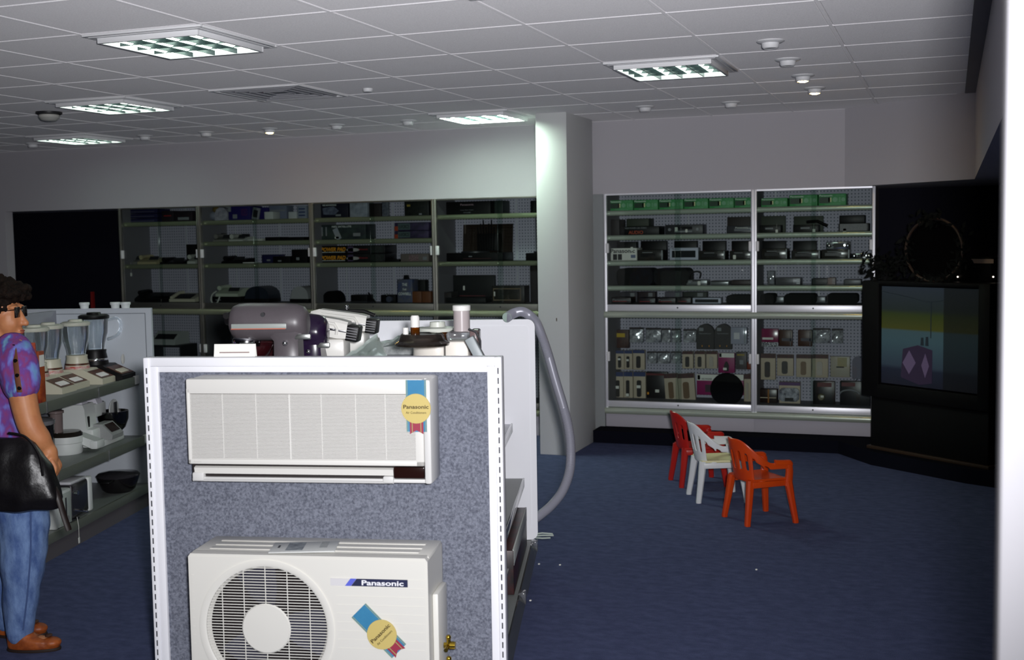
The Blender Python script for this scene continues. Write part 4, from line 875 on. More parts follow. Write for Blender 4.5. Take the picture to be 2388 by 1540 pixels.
def hangtag(o, fx, fz, s=1):
    w_, h = o['_w'], o['_h']; return part('price_tag', MB().rbox(fx * w_ - w_ / 2 - .011 * s, fx * w_ - w_ / 2 + .011 * s, fz * h - .016 * s, fz * h + .016 * s, .006, -.004, -.002, 3), tag_white, o)
white_ink = M('white_ink', (226, 232, 226), .6); grey_ink = M('grey_ink', (130, 134, 138), .6)
gbox_m = M('green_carton', (62, 150, 84), .5, noise=(30, (70, 158, 92))); gdark = M('dark_green_panel', (20, 58, 34), .5)  # carton green brightened in place of light from a cabinet tube
# --- green loudspeaker cartons on the top shelf
def ordn(k): return ('first', 'second', 'third', 'fourth', 'fifth', 'sixth', 'seventh', 'eighth', 'ninth')[k]
for k, (x0, y0, x1) in enumerate(((1421, 467, 1476), (1478, 466, 1534), (1536.5, 465, 1593), (1595, 463, 1651), (1653.5, 462, 1711), (1713, 461, 1768), (1775, 462, 1836), (1841, 454.5, 1906), (1909, 452, 1973))):
    o = it('speaker_carton', 'green carton, %s from the column along the top shelf row' % ordn(k), 'carton', x0, y0, x1, RS[0], gbox_m, .2, group='green cartons on the top shelf')
    pan(o, 'dark_panel', .02, .42, .22, .72, gdark); txt(o, 'Panasonic', .27, .86, .48, .15, white_ink, .02); pan(o, 'price_sticker', .36, .47, .3, .68, M('pale_yellow_sticker', (220, 222, 170), .6))
    pg = M('pale_green_print', (120, 178, 138), .5)
    part('speaker_picture', MB().cyl(((.6 - .5) * o['_w'], -.001, .5 * o['_h']), ((.6 - .5) * o['_w'], 0, .5 * o['_h']), .2 * o['_h'], n=18).box((.76 - .5) * o['_w'], (.79 - .5) * o['_w'], -.001, 0, .3 * o['_h'], .7 * o['_h']).cyl(((.9 - .5) * o['_w'], -.001, .5 * o['_h']), ((.9 - .5) * o['_w'], 0, .5 * o['_h']), .16 * o['_h'], n=16), pg, o)
    pan(o, 'small_print', .22, .8, .1, .14, pg); txt(o, 'AUTO Hi-Fi', .78, .86, .28, .08, pg)
# --- second shelf
olive = M('olive_carton', (50, 56, 44), .6); face_m = M('radio_face', (20, 20, 22), .25); silver = M('radio_silver', (150, 152, 156), .3, .6); glassy = M('amplifier_face', (46, 44, 42), .2)
o = it('stereo_carton', 'long black carton with orange lettering under an olive box', 'carton', 1447, 528, 1537, RS[1], black, .2); txt(o, 'AUDIO', .4, .3, .38, .4, M('orange_ink', (170, 72, 40), .6), .02); txt(o, 'HIGH POWER CAR STEREO', .4, .8, .56, .2, grey_ink)
tag(it('olive_carton', 'olive carton stacked on the long black carton with orange lettering', 'carton', 1461, 510, 1513, o.location.z + o['_h'], olive, .18), 'olive carton stacked on the long black carton with orange lettering', 'carton')
it('dark_box', 'tall dark box against the cabinet post on the second shelf', 'box', 1423, 512, 1444, RS[1], M('dark_brown_box', (28, 20, 20), .6), .2)
def radio(label, x0, y0, x1, z, mat, group, tag_at=None, knobs=True, depth=.16, Y=YI, face=None):
    o = it('car_radio', label, 'radio', x0, y0, x1, z, mat, depth, Y, group=group)
    pan(o, 'tuner_window', .28, .72, .5, .8, face or face_m, .003); pan(o, 'button_row', .28, .72, .2, .36, grey_ink, .003)
    if knobs:
        for fx_ in (.13, .87): part('knob', MB().cyl(((fx_ - .5) * o['_w'], -.018, .5 * o['_h']), ((fx_ - .5) * o['_w'], 0, .5 * o['_h']), .16 * o['_h'], n=16), silver, o)
    if tag_at: hangtag(o, *tag_at)
    return o
o = radio('dark car stereo with two white tags on the second shelf', 1551, 524, 1639, RS[1], dark_grey, 'dark car stereos', (.3, .52)); hangtag(o, .57, .35, .8); txt(o, 'Panasonic', .36, .3, .2, .1, white_ink)
o = it('boom_radio', 'black shelf stereo with silver print beside the middle post', 'radio', 1695, 527, 1753, RS[1], M('silver_black_box', (60, 60, 66), .3), .18); txt(o, 'Panasonic', .6, .75, .5, .2, white_ink, .01); pan(o, 'silver_panel', .3, .95, .3, .6, M('silver_print', (110, 112, 120), .3)); 
it('brown_carton', 'dark brown carton standing behind the silver print stereo', 'carton', 1696, 506, 1752, RS[1], M('brown_carton', (44, 36, 34), .6), .1, Y=9.32)
for k, (x0, x1, lb) in enumerate(((1772, 1832, 'olive display card with black stereo and tag beside the middle post'), (1851, 1920, 'olive display card with black stereo and long arm in the second bay'))):
    o = it('display_card', lb, 'display', x0, 504, x1, RS[1], olive, .03, Y=9.3, group='olive stereo display cards')
    r_ = part('stereo', MB().box(-.45 * o['_w'], .4 * o['_w'], -.12, 0, 0, .45 * o['_h'], .004), black, o); part('tuner_window', MB().box(-.2 * o['_w'], .1 * o['_w'], -.122, -.12, .2 * o['_h'], .3 * o['_h']), grey_ink, r_)
    part('price_tag', MB().box(.2 * o['_w'], .29 * o['_w'], -.128, -.125, .0, .18 * o['_h']).box(.243 * o['_w'], .247 * o['_w'], -.127, -.126, .18 * o['_h'], .5 * o['_h']), tag_white, o)
    if k: part('arm', MB().tube([(.0, -.1, .62 * o['_h']), (.35 * o['_w'], -.12, .66 * o['_h']), (.7 * o['_w'], -.12, .36 * o['_h'])], .012, 8), black, o)
o = it('silver_radio', 'silver-grilled black radio with dark box on top at the end of second shelf', 'radio', 1956, 521, 2026, RS[1], dark_grey, .18); pan(o, 'grille', .04, .94, .06, .94, M('silver_grille', (128, 128, 132), .5, noise=(200, (100, 100, 106))), .004); hangtag(o, .2, .1)
it('black_carton', 'black carton resting on the silver-grilled radio', 'carton', 1958, 502, 2017, o.location.z + o['_h'], black, .14)
# --- third shelf: radios with dark ones above at the back
o = it('printed_carton', 'white printed carton with black squares at the post end of third shelf', 'carton', 1422, 579, 1485, RS[2], tag_white, .18); txt(o, 'Panasonic', .48, .78, .9, .34, ink, .02); pan(o, 'black_square', .12, .27, .05, .52, ink); pan(o, 'black_square', .3, .45, .05, .52, ink); pan(o, 'blue_print', .78, .95, .2, .45, M('blue_grey_print', (110, 120, 150), .6)); hangtag(o, .82, .92)
it('dark_speaker', 'black speaker box peeping over the white printed carton', 'speaker', 1423, 564, 1484, RS[2], black, .08, Y=9.33, group='black speaker boxes on the third shelf')
RB = 'boxed radios on the third shelf'
for x0, y0, x1, lb in ((1486, 583, 1546, 'dark glassy boxed radio beside the white printed carton'), (1629, 585, 1691, 'dark glassy boxed radio just past the white-framed one'), (1702, 585, 1752, 'dark boxed radio with white tag beside the middle post'), (1776, 580, 1836, 'boxed radio first past the middle post on third shelf'), (1846, 584, 1913, 'boxed radio in the middle of the second bay, third shelf'), (1916, 582, 1982, 'boxed radio under the shiny chrome stereo')):
    o = it('boxed_radio', lb, 'radio', x0, y0, x1, RS[2], glassy, .17, group=RB); pan(o, 'tuner_window', .12, .7, .3, .62, face_m); pan(o, 'edge_glint', .94, .985, .05, .95, M('edge_gleam', (150, 156, 160), .2), .002); pan(o, 'dial_print', .2, .6, .72, .78, grey_ink)  # pale strip paints a gleam along the box edge
    if x0 == 1702: hangtag(o, .22, .28)
for x0, x1, lb in ((1494, 1554, 'black speaker box behind the first glassy radio'), (1572, 1625, 'black speaker box behind the white-framed radio'), (1638, 1692, 'black speaker box behind the glassy radio past the white frame'), (1706, 1752, 'black speaker box behind the tagged radio by the middle post'), (1777, 1832, 'black speaker box first past the middle post, third shelf'), (1849, 1904, 'black speaker box in the second bay beside the chrome stereo')):
    o = it('dark_speaker', lb, 'speaker', x0, 562, x1, RS[2], black, .06, Y=9.34, group='black speaker boxes on the third shelf'); pan(o, 'red_lamp', .08, .1, .45, .5, red_ink); pan(o, 'red_lamp', .85, .87, .45, .5, red_ink)
def framed(label, x0, y0, x1, z, Y=YI):
    o = it('white_framed_radio', label, 'radio', x0, y0, x1, z, M('frame_pale_blue', (188, 192, 210), .5), .1, Y, group='white-framed radios'); pan(o, 'dark_window', .09, .91, .2, .76, M('window_dark', (34, 36, 40), .2)); txt(o, 'Panasonic', .22, .9, .24, .09, ink); return o
framed('white-framed boxed radio in the middle of the third shelf', 1561, 578, 1628, RS[2]); framed('white-framed boxed radio low on the bottom rail shelf', 1615, 695, 1681, RAIL)
def chrome_stereo(label, x0, y0, x1, z=None, y1=None):
    o = it('chrome_car_stereo', label, 'radio', x0, y0, x1, z, chrome, .12, 9.13, group='shiny chrome car stereos', y1=y1); pan(o, 'dial', .3, .72, .3, .8, black, .003)
    for fx_ in (.12, .88): part('knob', MB().lathe([(.012, 0), (.017, .004), (.017, .018), (.012, .022), (.001, .023)], ((fx_ - .5) * o['_w'], 0, .5 * o['_h']), 16, 'y'), chrome, o)
    return o
b_ = bpy.data.objects['boxed_radio.005']; chrome_stereo('shiny chrome car stereo with two bright knobs lying on a boxed radio', 1927, 564, 1984, b_.location.z + b_['_h']); chrome_stereo('shiny chrome car stereo standing on the shelf at the end post', 1987, 591, 2032, RS[2])
# --- fourth shelf
padded = M('black_padded_cloth', (13, 13, 14), .9)
for x0, x1, lb in ((1438, 1522, 'big black padded speaker cover, the one nearer the column'), (1524, 1605, 'big black padded speaker cover, beside the little silver radio')): it('padded_cover', lb, 'speaker', x0, 626, x1, RS[3], padded, .22, shape='round', group='black padded covers on the fourth shelf')
o = it('silver_radio', 'little silver radio with curly black lead on the fourth shelf', 'radio', 1600, 653, 1649, RS[3], M('silver_grey_face', (128, 132, 134), .3, .4), .14); part('lead', MB().tube(spline([Vector((-.06, .03, .05)), Vector((-.04, .02, .09)), Vector((.0, .02, .105)), Vector((.03, .02, .09)), Vector((.02, .03, .05))], 6), .006, 6), black, o); pan(o, 'dark_dial', .3, .7, .7, .95, ink); hangtag(o, .62, .35); part('knob', MB().cyl((-.055, -.014, .022), (-.055, 0, .022), .009, n=14), chrome, o)
o = it('silver_radio', 'flat silver radio between the curly lead one and the middle post', 'radio', 1658, 655, 1699, RS[3], M('silver_grey_face', (128, 132, 134), .3, .4), .14); pan(o, 'black_top', 0, 1, .7, 1, ink)
it('dark_box', 'low dark box beside the middle post on the fourth shelf', 'box', 1704, 654, 1752, RS[3], M('very_dark_red', (36, 18, 20), .5), .14)
for k, (x0, y0, x1, lb) in enumerate(((1809, 648, 1867, 'silver graphic equaliser with column of ridges, fourth shelf'), (1893, 650, 1929, 'dark louvred amplifier in the middle of the second bay'), (1968, 652, 2008, 'dark amplifier half hidden by plant leaves near the television'))):
    o = it('amplifier', lb, 'amplifier', x0, y0, x1, RS[3], M('amplifier_grey', (92, 92, 98), .35, .3) if k != 1 else dark_grey, .15, group='amplifiers on the fourth shelf')
    for q in range(4): pan(o, 'fin', .06, .82 if k else .7, .15 + .2 * q, .22 + .2 * q, face_m, .004)
    if not k:
        for q in range(4): pan(o, 'ridge', .84, .98, .12 + .2 * q, .24 + .2 * q, silver, .01)
o = it('heat_sink', 'small upright bracket with silver fins on the fourth shelf', 'bracket', 1930, 648, 1948, RS[3], M('pinkish_grey', (140, 122, 120), .5), .1)
for q in range(5): pan(o, 'fin', .6, 1.05, .1 + .18 * q, .18 + .18 * q, chrome, .012)
o = it('clear_stand', 'clear angled plastic stand just past the middle post', 'stand', 1790, 632, 1806, RS[3], clear_pl, .1)
# --- shelf on the mid rail
for x0, y0, x1, lb, s in ((1424, 694, 1471, 'dark boxed radio with pale lettering at the column end of the rail shelf', 'Panasonic'), (1488, 695, 1528, 'dark boxed radio with faint red print in the rail shelf row', None), (1532, 695, 1575, 'dark boxed radio with pale lettering in the middle of the rail shelf row', 'Panasonic'), (1578, 694, 1611, 'dark boxed radio beside the low white-framed radio', None)):
    o = it('radio_box', lb, 'radio', x0, y0, x1, RAIL, M('dark_plum_box', (38, 30, 34), .4), .16, group='low dark boxes on the rail shelf'); pan(o, 'print', .1, .8, .3, .4, red_ink)
    if s: txt(o, s, .5, .6, .8, .35, grey_ink)
    else: pan(o, 'sticker', .7, .95, .2, .7, grey_ink)
for x0, x1, c_, lb in ((1446, 1486, (58, 56, 66), 'blue-grey carton stacked behind at the column end of rail shelf'), (1488, 1528, (46, 34, 36), 'brown carton with pale sticker stacked behind on rail shelf'), (1550, 1591, (96, 92, 104), 'pale grey carton stacked behind on the rail shelf'), (1594, 1648, (40, 46, 40), 'dark green carton stacked behind on the rail shelf')):
    o = it('back_carton', lb, 'carton', x0, 681, x1, RAIL, M('carton_%d_%d' % (x0, c_[0]), c_, .6), .08, Y=9.33, group='cartons stacked behind on the rail shelf'); pan(o, 'sticker', .6, .84, .55, .9, grey_ink)
it('speaker_pod', 'black rounded speaker pod beside the middle post on the rail shelf', 'speaker', 1694, 689, 1752, RAIL, padded, .2, shape='round', group='black speaker pods on the rail shelf')
for x0, x1, lb in ((1774, 1805, 'small black rounded speaker pod just past the middle post'), (1829, 1901, 'black domed speaker pod in the middle of the second bay'), (1927, 2000, 'black domed speaker pod next to the television')):
    it('speaker_pod', lb, 'speaker', x0, 686, x1, RAIL, padded, .2, shape='round', group='black speaker pods on the rail shelf')
for x0, x1, lb in ((1806, 1828, 'grey flat box between the first two black pods'), (1903, 1925, 'grey flat box between the last two black pods')): it('grey_box', lb, 'box', x0, 692, x1, RAIL, M('grey_metal_box', (110, 112, 116), .35, .5), .1, Y=9.3, group='grey boxes between the black pods')
# --- lower bays: packs hanging on the pegboard
bagfilm = M('shiny_bag_film', (166, 168, 176), .16, .1, noise=(45, (60, 60, 66)), bump=(60, 1.0)); tan = M('tan_backing_card', (190, 176, 156), .6); kraft = M('kraft_brown', (74, 46, 34), .4); magenta = M('magenta_card', (140, 26, 92), .5)  # bag film's pale and dark mottling paints its glints
hdr_red = M('red_black_header', (84, 34, 34), .5, noise=(60, (40, 22, 24))); hdr_blue = M('blue_header', (48, 60, 104), .5)
def hang(name, label, cat, x0, y0, x1, y1, mat, depth=.05, Y=9.3, group=None, shape=None, rz=0):
    o = it(name, label, cat, x0, y0, x1, None, mat, depth, Y, group, .002, shape, y1); part('peg_hook', MB().tube([(0, depth, o['_h'] - .004), (0, 9.425 - Y, o['_h'] - .004)], .003, 6), alu, o); return o
def pouch(label, x0, y0, x1, y1):
    rnd = random.Random(int(x0)); o = hang('clear_pouch', label, 'packet', x0, y0, x1, y1, bagfilm, .03, 9.27, 'shiny clear packets hanging in the lower bays')
    mb = MB(); w_, h = o['_w'], o['_h']; bm = mb.bm; n = 7
    V = [[bm.verts.new(((i / n - .5) * w_ * .96, -.004 - .02 * sin(pi * i / n) * sin(pi * min(1, j / n * 1.1)) + rnd.uniform(-.006, .006), (1 - j / n) * h * .86)) for j in range(n + 1)] for i in range(n + 1)]
    for i in range(n):
        for j in range(n): bm.faces.new((V[i][j], V[i][j + 1], V[i + 1][j + 1], V[i + 1][j]))
    r = bmesh.ops.extrude_face_region(bm, geom=bm.faces[:])
    for e in r['geom']:
        if isinstance(e, bmesh.types.BMVert): e.co.y += .004
    part('film', mb, M('crinkled_glint_film', (226, 228, 234), .18, .3, noise=(30, (110, 110, 118)), bump=(28, 1.0), spec=1), o); pan(o, 'header', 0, 1, .88, 1.0, M('dark_header', (44, 34, 36), .6), .003); return o  # film's light and dark blotches are flash glints put into the colour
A1 = 'upper row of the first lower bay'; B1 = 'upper row of the second lower bay'
o = hang('orange_pack', 'brown pack with yellow label in the upper corner of the lower bay', 'packet', 1431, 770, 1466, 812, M('brown_orange_pack', (76, 44, 34), .5, noise=(30, (48, 26, 24)))); pan(o, 'yellow_label', .1, .75, .6, .82, M('yellow_label', (190, 160, 30), .6))
for k, (x0, x1) in enumerate(((1468, 1500), (1506, 1541), (1543, 1563), (1566, 1587), (1594, 1623))): pouch('shiny clear packet, %s from the brown pack in its upper row' % ordn(k), x0, 764 + k, x1, 799)
for x0, x1, lb in ((1624, 1665, 'black arched speaker pack, the one beside the clear packets'), (1666, 1706, 'black arched speaker pack, the one beside the clear shiny box')):
    o = hang('arched_pack', lb, 'packet', x0, 756, x1, 815, M('black_card_pack', (20, 17, 18), .5, noise=(50, (34, 26, 26))), .05, 9.27, 'black arched packs', 'arch'); txt(o, 'Speaker', .5, .62, .7, .06, grey_ink); pan(o, 'grey_mark', .15, .4, .72, .85, grey_ink); pan(o, 'lamp', .3, .34, .1, .16, gold_ink); pan(o, 'lamp', .7, .74, .1, .16, gold_ink)
o = hang('clear_box', 'clear shiny plastic box hanging beside the middle post', 'packet', 1704, 764, 1741, 803, M('shiny_grey_pack', (168, 170, 186), .15, .1), .06, 9.26); pan(o, 'gleam', .2, .56, .3, .68, M('painted_gleam', (206, 206, 210), .3)); pan(o, 'bright_edge', .86, .93, .08, .98, chrome)  # pale panel is a highlight painted on the clear box
TB = 'tan carded packs in the lower bays'
def tanpack(label, x0, y0, x1, y1, hdr, acc, sticker=None, rz=0):
    o = hang('carded_pack', label, 'packet', x0, y0, x1, y1, tan, .045, 9.27, TB); pan(o, 'header', 0, 1, .84, 1.0, hdr); 
    w_, h = o['_w'], o['_h']; part('accessory', MB().rbox(-.2 * w_, .16 * w_, .1 * h, .7 * h, .12 * w_, -.012, 0, 4), acc, o)
    if sticker: pan(o, 'price_sticker', .3, .62, sticker, sticker + .1, tag_white, .014)
    o.rotation_euler = (0, rz, 0); return o
acc_d = M('dark_accessory', (44, 40, 38), .4); acc_p = M('pale_accessory', (176, 168, 158), .4); acc_b = M('brown_accessory', (112, 88, 62), .4)
for k, (x0, y0, x1, y1, st) in enumerate(((1436, 818, 1455, 862, .5), (1456, 818, 1474, 862, .45), (1476, 817, 1503, 863, None))): tanpack('tan pack with blue header, middle row, %s from the corner' % ordn(k), x0, y0, x1, y1, hdr_blue, acc_d, st)
for k, (x0, x1) in enumerate(((1509, 1531), (1533, 1562), (1565, 1588))): pouch('shiny clear packet, %s in the middle row' % ordn(k), x0, 820, x1, 848)
for k, (x0, x1, a_) in enumerate(((1591, 1616, acc_d), (1620, 1644, acc_d), (1647, 1672, acc_p))): tanpack('tan pack with red header in the middle row, %s toward the magenta one' % ordn(k), x0, 820, x1, 860, hdr_red, a_)
o = hang('magenta_pack', 'magenta pack with black bottle shape in the middle row', 'packet', 1675, 824, 1713, 870, magenta); pan(o, 'white_header', .05, .98, .78, 1, tag_white); pan(o, 'dark_logo', .06, .2, .8, .98, hdr_red); part('bottle_shape', MB().prism([(-.018, .012), (.018, .012), (.02, .06), (.006, .09), (-.006, .09), (-.02, .06)], -.003, 0), ink, o); pan(o, 'price_sticker', .3, .52, .14, .26, tag_white, .005)
o = hang('grey_pack', 'grey-brown pack with yellow print beside the middle post', 'packet', 1716, 822, 1741, 862, M('grey_brown_pack', (74, 68, 70), .5)); pan(o, 'yellow_print', .1, .8, .8, .9, M('dull_yellow', (150, 130, 50), .6)); pan(o, 'pale_shape', .35, .7, .3, .55, grey_ink)
it('orange_pot', 'orange round pot edge tucked against the middle post', 'pot', 1742, 845, 1752, None, M('dull_orange', (120, 50, 26), .5), .08, y1=862)
for k, (x0, x1, st) in enumerate(((1429, 1453, .4), (1454, 1475, .12), (1477, 1505, .42))): tanpack('tall tan pack with blue header in the bottom row, %s from the corner' % ordn(k), x0, 868, x1, 932, hdr_blue, acc_d, st)
o = hang('black_pack', 'big black pack with red top edge in the bottom row', 'packet', 1506, 868, 1556, 934, M('black_red_pack', (22, 16, 16), .4)); pan(o, 'red_edge', 0, 1, .88, .95, M('dark_red_edge', (92, 26, 26), .5)); pan(o, 'price_sticker', .44, .62, .28, .38, tag_white, .004); pan(o, 'gold_mark', .06, .14, .2, .28, gold_ink)
for x0, x1, lb in ((1552, 1583, 'tan tall pack tilted beside the big black pack'), (1584, 1622, 'tan tall pack tilted beside the magenta wide pack')): tanpack(lb, x0, 872, x1, 936, hdr_red, acc_b, None, rad(-4))
o = hang('magenta_pack', 'wide magenta and white pack behind the black disc', 'packet', 1625, 874, 1703, 922, magenta, .05, 9.31); pan(o, 'white_header', .0, 1, .7, 1, tag_white); pan(o, 'logo', .02, .1, .74, .96, hdr_red); txt(o, 'DISCWASHER', .3, .78, .32, .09, ink); pan(o, 'photo', .25, .62, .14, .5, M('photo_dark_plum', (52, 22, 40), .5)); 
o = hang('magenta_pack', 'narrow magenta pack between the black disc and the middle post', 'packet', 1705, 874, 1734, 922, magenta, .04, 9.31); pan(o, 'white_header', 0, 1, .72, 1, tag_white)
tanpack('tan pack just beside the middle post in the bottom row', 1735, 874, 1751, 938, hdr_red, acc_p)
d = at(1697, 946, 9.15); zb_ = .298
o = part('black_disc', MB().lathe([(.001, 0), (.124, 0), (.128, .01), (.124, .03), (.001, .034)], n=40, axis='y'), matt_black); o.location = (d.x, 9.13, zb_ + .128 - .02); tag(o, 'large black round disc leaning at the front of the lower bay', 'disc')
# second bay
o = hang('magenta_pack', 'magenta pack with white strip just past the middle post, upper row', 'packet', 1776, 767, 1815, 808, M('magenta_shiny', (130, 40, 80), .2)); pan(o, 'white_strip', .05, .7, .38, .5, tag_white); pan(o, 'film_edge', .0, 1, -.02, .24, bagfilm, .004)
for k, (x0, x1, lb) in enumerate(((1817, 1848, 'brown shiny packet with bright curved edge, upper row'), (1861, 1894, 'brown shiny packet beside the silver packets, upper row'))): o = hang('brown_packet', lb, 'packet', x0, 770, x1, 808, kraft, .04, 9.27, 'brown shiny packets'); pan(o, 'gleam', .82, .88, .05, .9, chrome); pan(o, 'grey_band', .2, 1, .32, .5, M('grey_film', (96, 94, 102), .2))
pouch('big silver shiny packet in the upper row near the television', 1896, 766, 1936, 800); pouch('small silver shiny packet, last of the upper row near the television', 1940, 767, 1966, 801)
for k, (x0, y0, x1, y1, a_, lb) in enumerate(((1773, 826, 1808, 886, acc_d, 'tan pack hanging just past the middle post, middle row'), (1812, 828, 1850, 877, acc_d, 'tan pack with dark ring in the middle row of second bay'), (1857, 828, 1892, 880, acc_b, 'tan pack with brown coil in the middle row of second bay'), (1894, 828, 1931, 881, acc_p, 'tan pack with pale film beside the white pack'))): tanpack(lb, x0, y0, x1, y1, hdr_red, a_)
o = hang('pale_pack', 'pale cream pack with a dark slot in the middle row', 'packet', 1937, 832, 1982, 880, M('pale_cream_pack', (170, 164, 150), .4)); pan(o, 'dark_slot', .3, .7, .46, .52, ink, .004); pan(o, 'yellowish_card', .35, .85, .5, .95, M('yellowish_card', (160, 152, 116), .6), .003)
o = hang('clear_dome_pack', 'clear domed pack at the television end of the middle row', 'packet', 1988, 832, 2012, 884, M('clear_dome', (130, 130, 142), .15, .3), .05, 9.27, None, 'arch')
o = it('folded_bracket', 'dark pair of brackets with a copper bar, bottom row by the middle post', 'bracket', 1771, 908, 1812, .297, M('dark_brown_metal', (36, 24, 20), .3), .08, 9.22); pan(o, 'copper_bar', .48, .56, 0, 1, M('copper', (150, 104, 60), .3, .8), .01); pan(o, 'gap', .05, .95, .34, .4, tan, .002)
o = hang('blister_pack', 'gleaming clear blister pack in the bottom row', 'packet', 1817, 892, 1866, 942, tan, .05, 9.24); part('blister', MB().rbox(-.075, .075, .02, .125, .03, -.03, 0, 5), M('blister_gleam', (215, 218, 228), .15, .3, noise=(24, (96, 98, 110)), bump=(24, 1.0), spec=1), o); pan(o, 'header', 0, 1, .85, 1, M('purple_header', (90, 60, 110), .3)); pan(o, 'dark_item', .3, .7, .14, .3, ink, .034)
o = hang('black_blister', 'black pack with gold round dial in the bottom row', 'packet', 1896, 890, 1947, 948, M('black_pack', (18, 17, 18), .35), .05, 9.24); pan(o, 'red_band', .2, .85, .78, .95, M('dark_red_edge', (92, 26, 26), .5)); part('dial', MB().lathe([(.001, .012), (.02, .012), (.026, .006), (.028, 0)], (-.02, 0, .07), 24, 'y'), M('dial_olive', (104, 98, 70), .4), o); pan(o, 'dial_label', .36, .5, .36, .44, tag_white, .014)
o = hang('black_blister', 'black pack with grey arc beside the television', 'packet', 1959, 890, 2030, 950, M('black_pack', (18, 17, 18), .35), .05, 9.24); pan(o, 'red_band', .05, .5, .8, .95, M('dark_red_edge', (92, 26, 26), .5)); part('grey_arc', MB().tube([(-.06 + .07 * cos(pi - pi * k / 8) + .02, -.006, .1 + .03 * sin(pi * k / 8)) for k in range(9)], .006, 6), grey_ink, o)

# --- the dim cabinets: telephones and cartons
dblue = M('dark_blue_carton', (30, 30, 72), .5); grey_ph = M('telephone_grey', (126, 124, 118), .4); beige = M('telephone_beige', (176, 166, 130), .4); pale = M('telephone_pale', (190, 192, 184), .4)
for k in range(3):
    o = it('blue_carton', 'flat blue-striped carton, %s from the top of its stack' % ordn(k), 'carton', 299, 488 + k * 11, 366, None, dblue, .2, group='flat cartons stacked in the end cabinet', y1=498 + k * 11)
    pan(o, 'pale_stripe', .08, .9, .3, .5, M('dull_stripe', (80, 78, 100), .6))
for x0, x1, lb in ((376, 404, 'dark red-printed box beside the stack of flat cartons'), (406, 448, 'dark box with a white blob print beside the second post')):
    o = it('dark_carton', lb, 'carton', x0, 492, x1, LS[0], M('dark_maroon_box', (40, 26, 32), .6, noise=(30, (24, 22, 34))), .18); pan(o, 'print', .2, .8, .5, .6, red_ink) if x0 < 400 else pan(o, 'white_print', .2, .8, .15, .4, grey_ink)
def phone(label, x0, y0, x1, z, mat, key=dark_grey, cat='telephone'):
    o = it('telephone', label, cat, x0, y0, x1, z, mat, .2, shape='wedge', group='telephones on the dim shelves'); w_, h, d_ = o['_w'], o['_h'], o['_d']
    part('handset', MB().tube([(-w_ * .38, d_ * .1, h * 1.02), (-w_ * .38, d_ * .35, h * 1.15), (-w_ * .38, d_ * .75, h * 1.2), (-w_ * .38, d_ * .95, h * 1.05)], [.022, .015, .015, .022], 8), mat, o)
    kp = part('keypad', MB().box(-.05 * w_, .42 * w_, -.001, .001, -.035, .035), key, o); kp.location = (0, d_ * .25, h * .68); kp.rotation_euler = (rad(-64 + 90 - 60), 0, 0); return o
phone('grey telephone with a dangling tag, end cabinet middle shelf', 297, 600, 319, LS[2], grey_ph); phone('beige telephone beside the grey one, end cabinet middle shelf', 320, 601, 364, LS[2], beige); phone('low black telephone on the end cabinet middle shelf', 372, 606, 425, LS[2], black); phone('white telephone before a black stand, beside the second post', 436, 600, 455, LS[2], pale)
o = it('black_stand', 'tall black stand beside the second post, end cabinet', 'stand', 434, 570, 455, LS[2], black, .06, Y=9.32)
t_ = part('hanging_tag', MB().box(-.009, .009, -.002, .002, -.03, 0).tube([(0, 0, 0), (0, .001, .1)], .001, 5), tag_white); t_.location = tuple(at(306, 637, 9.1)); tag(t_, 'small white price tag dangling on a string below the grey telephone', 'price tag')
phone('wide black telephone on the rail shelf of the end cabinet', 313, 684, 392, RAIL, black); 
def fax(label, x0, y0, x1, mat): 
    o = it('fax_machine', label, 'fax machine', x0, y0, x1, RAIL, mat, .25, shape='wedge', group='fax machines on the rail shelf'); w_, h, d_ = o['_w'], o['_h'], o['_d']
    s_ = part('dark_slot', MB().prism([(.01, h * .42), (d_ * .42, h * .9), (d_ * .42, h * .9 + .004), (.01, h * .42 + .004)], -.32 * w_, .3 * w_, 'x'), black, o); part('handset', MB().tube([(-w_ * .44, d_ * .05, h * .5), (-w_ * .44, d_ * .5, h * 1.05), (-w_ * .44, d_ * .8, h * 1.1)], .016, 8), mat, o); return o
fax('cream fax machine beside the second post', 394, 686, 454, cream)
o = it('white_plush_bag', 'bundle of white crumpled bags on the top shelf', 'bag', 500, 484, 530, LS[0], M('white_film', (176, 176, 186), .5, noise=(30, (130, 128, 140))), .15, shape='arch'); part('lower_bundle', MB().ball((-.1, .05, .045), (.055, .05, .045), 14, 8), M('grey_film_bundle', (128, 132, 146), .5), o); part('gold_scrap', MB().ball((-.07, .03, .1), (.035, .03, .03), 12, 8), M('gold_scrap', (110, 92, 48), .5), o)
o = it('blue_carton', 'large deep blue carton with red lettering, second cabinet', 'carton', 532, 481, 583, LS[0], M('deep_blue_carton', (34, 26, 96), .5), .2); txt(o, 'VIDEO', .72, .55, .3, .5, M('dull_red_ink', (84, 36, 90), .6)); pan(o, 'white_print', .2, .4, .12, .42, grey_ink); pan(o, 'white_corner', 0, .12, .62, 1, grey_ink)
o = it('leaning_book', 'manual leaning against the deep blue carton', 'book', 585, 484, 601, LS[0], M('pale_blue_book', (130, 132, 140), .6), .02, Y=9.12); o.rotation_euler = (0, rad(12), 0); pan(o, 'cover_print', .15, .8, .2, .8, dark_grey)
it('blue_carton', 'dark blue carton between the manual and white boxes', 'carton', 602, 484, 624, LS[0], M('deep_blue_carton', (34, 26, 96), .5), .16, Y=9.25)
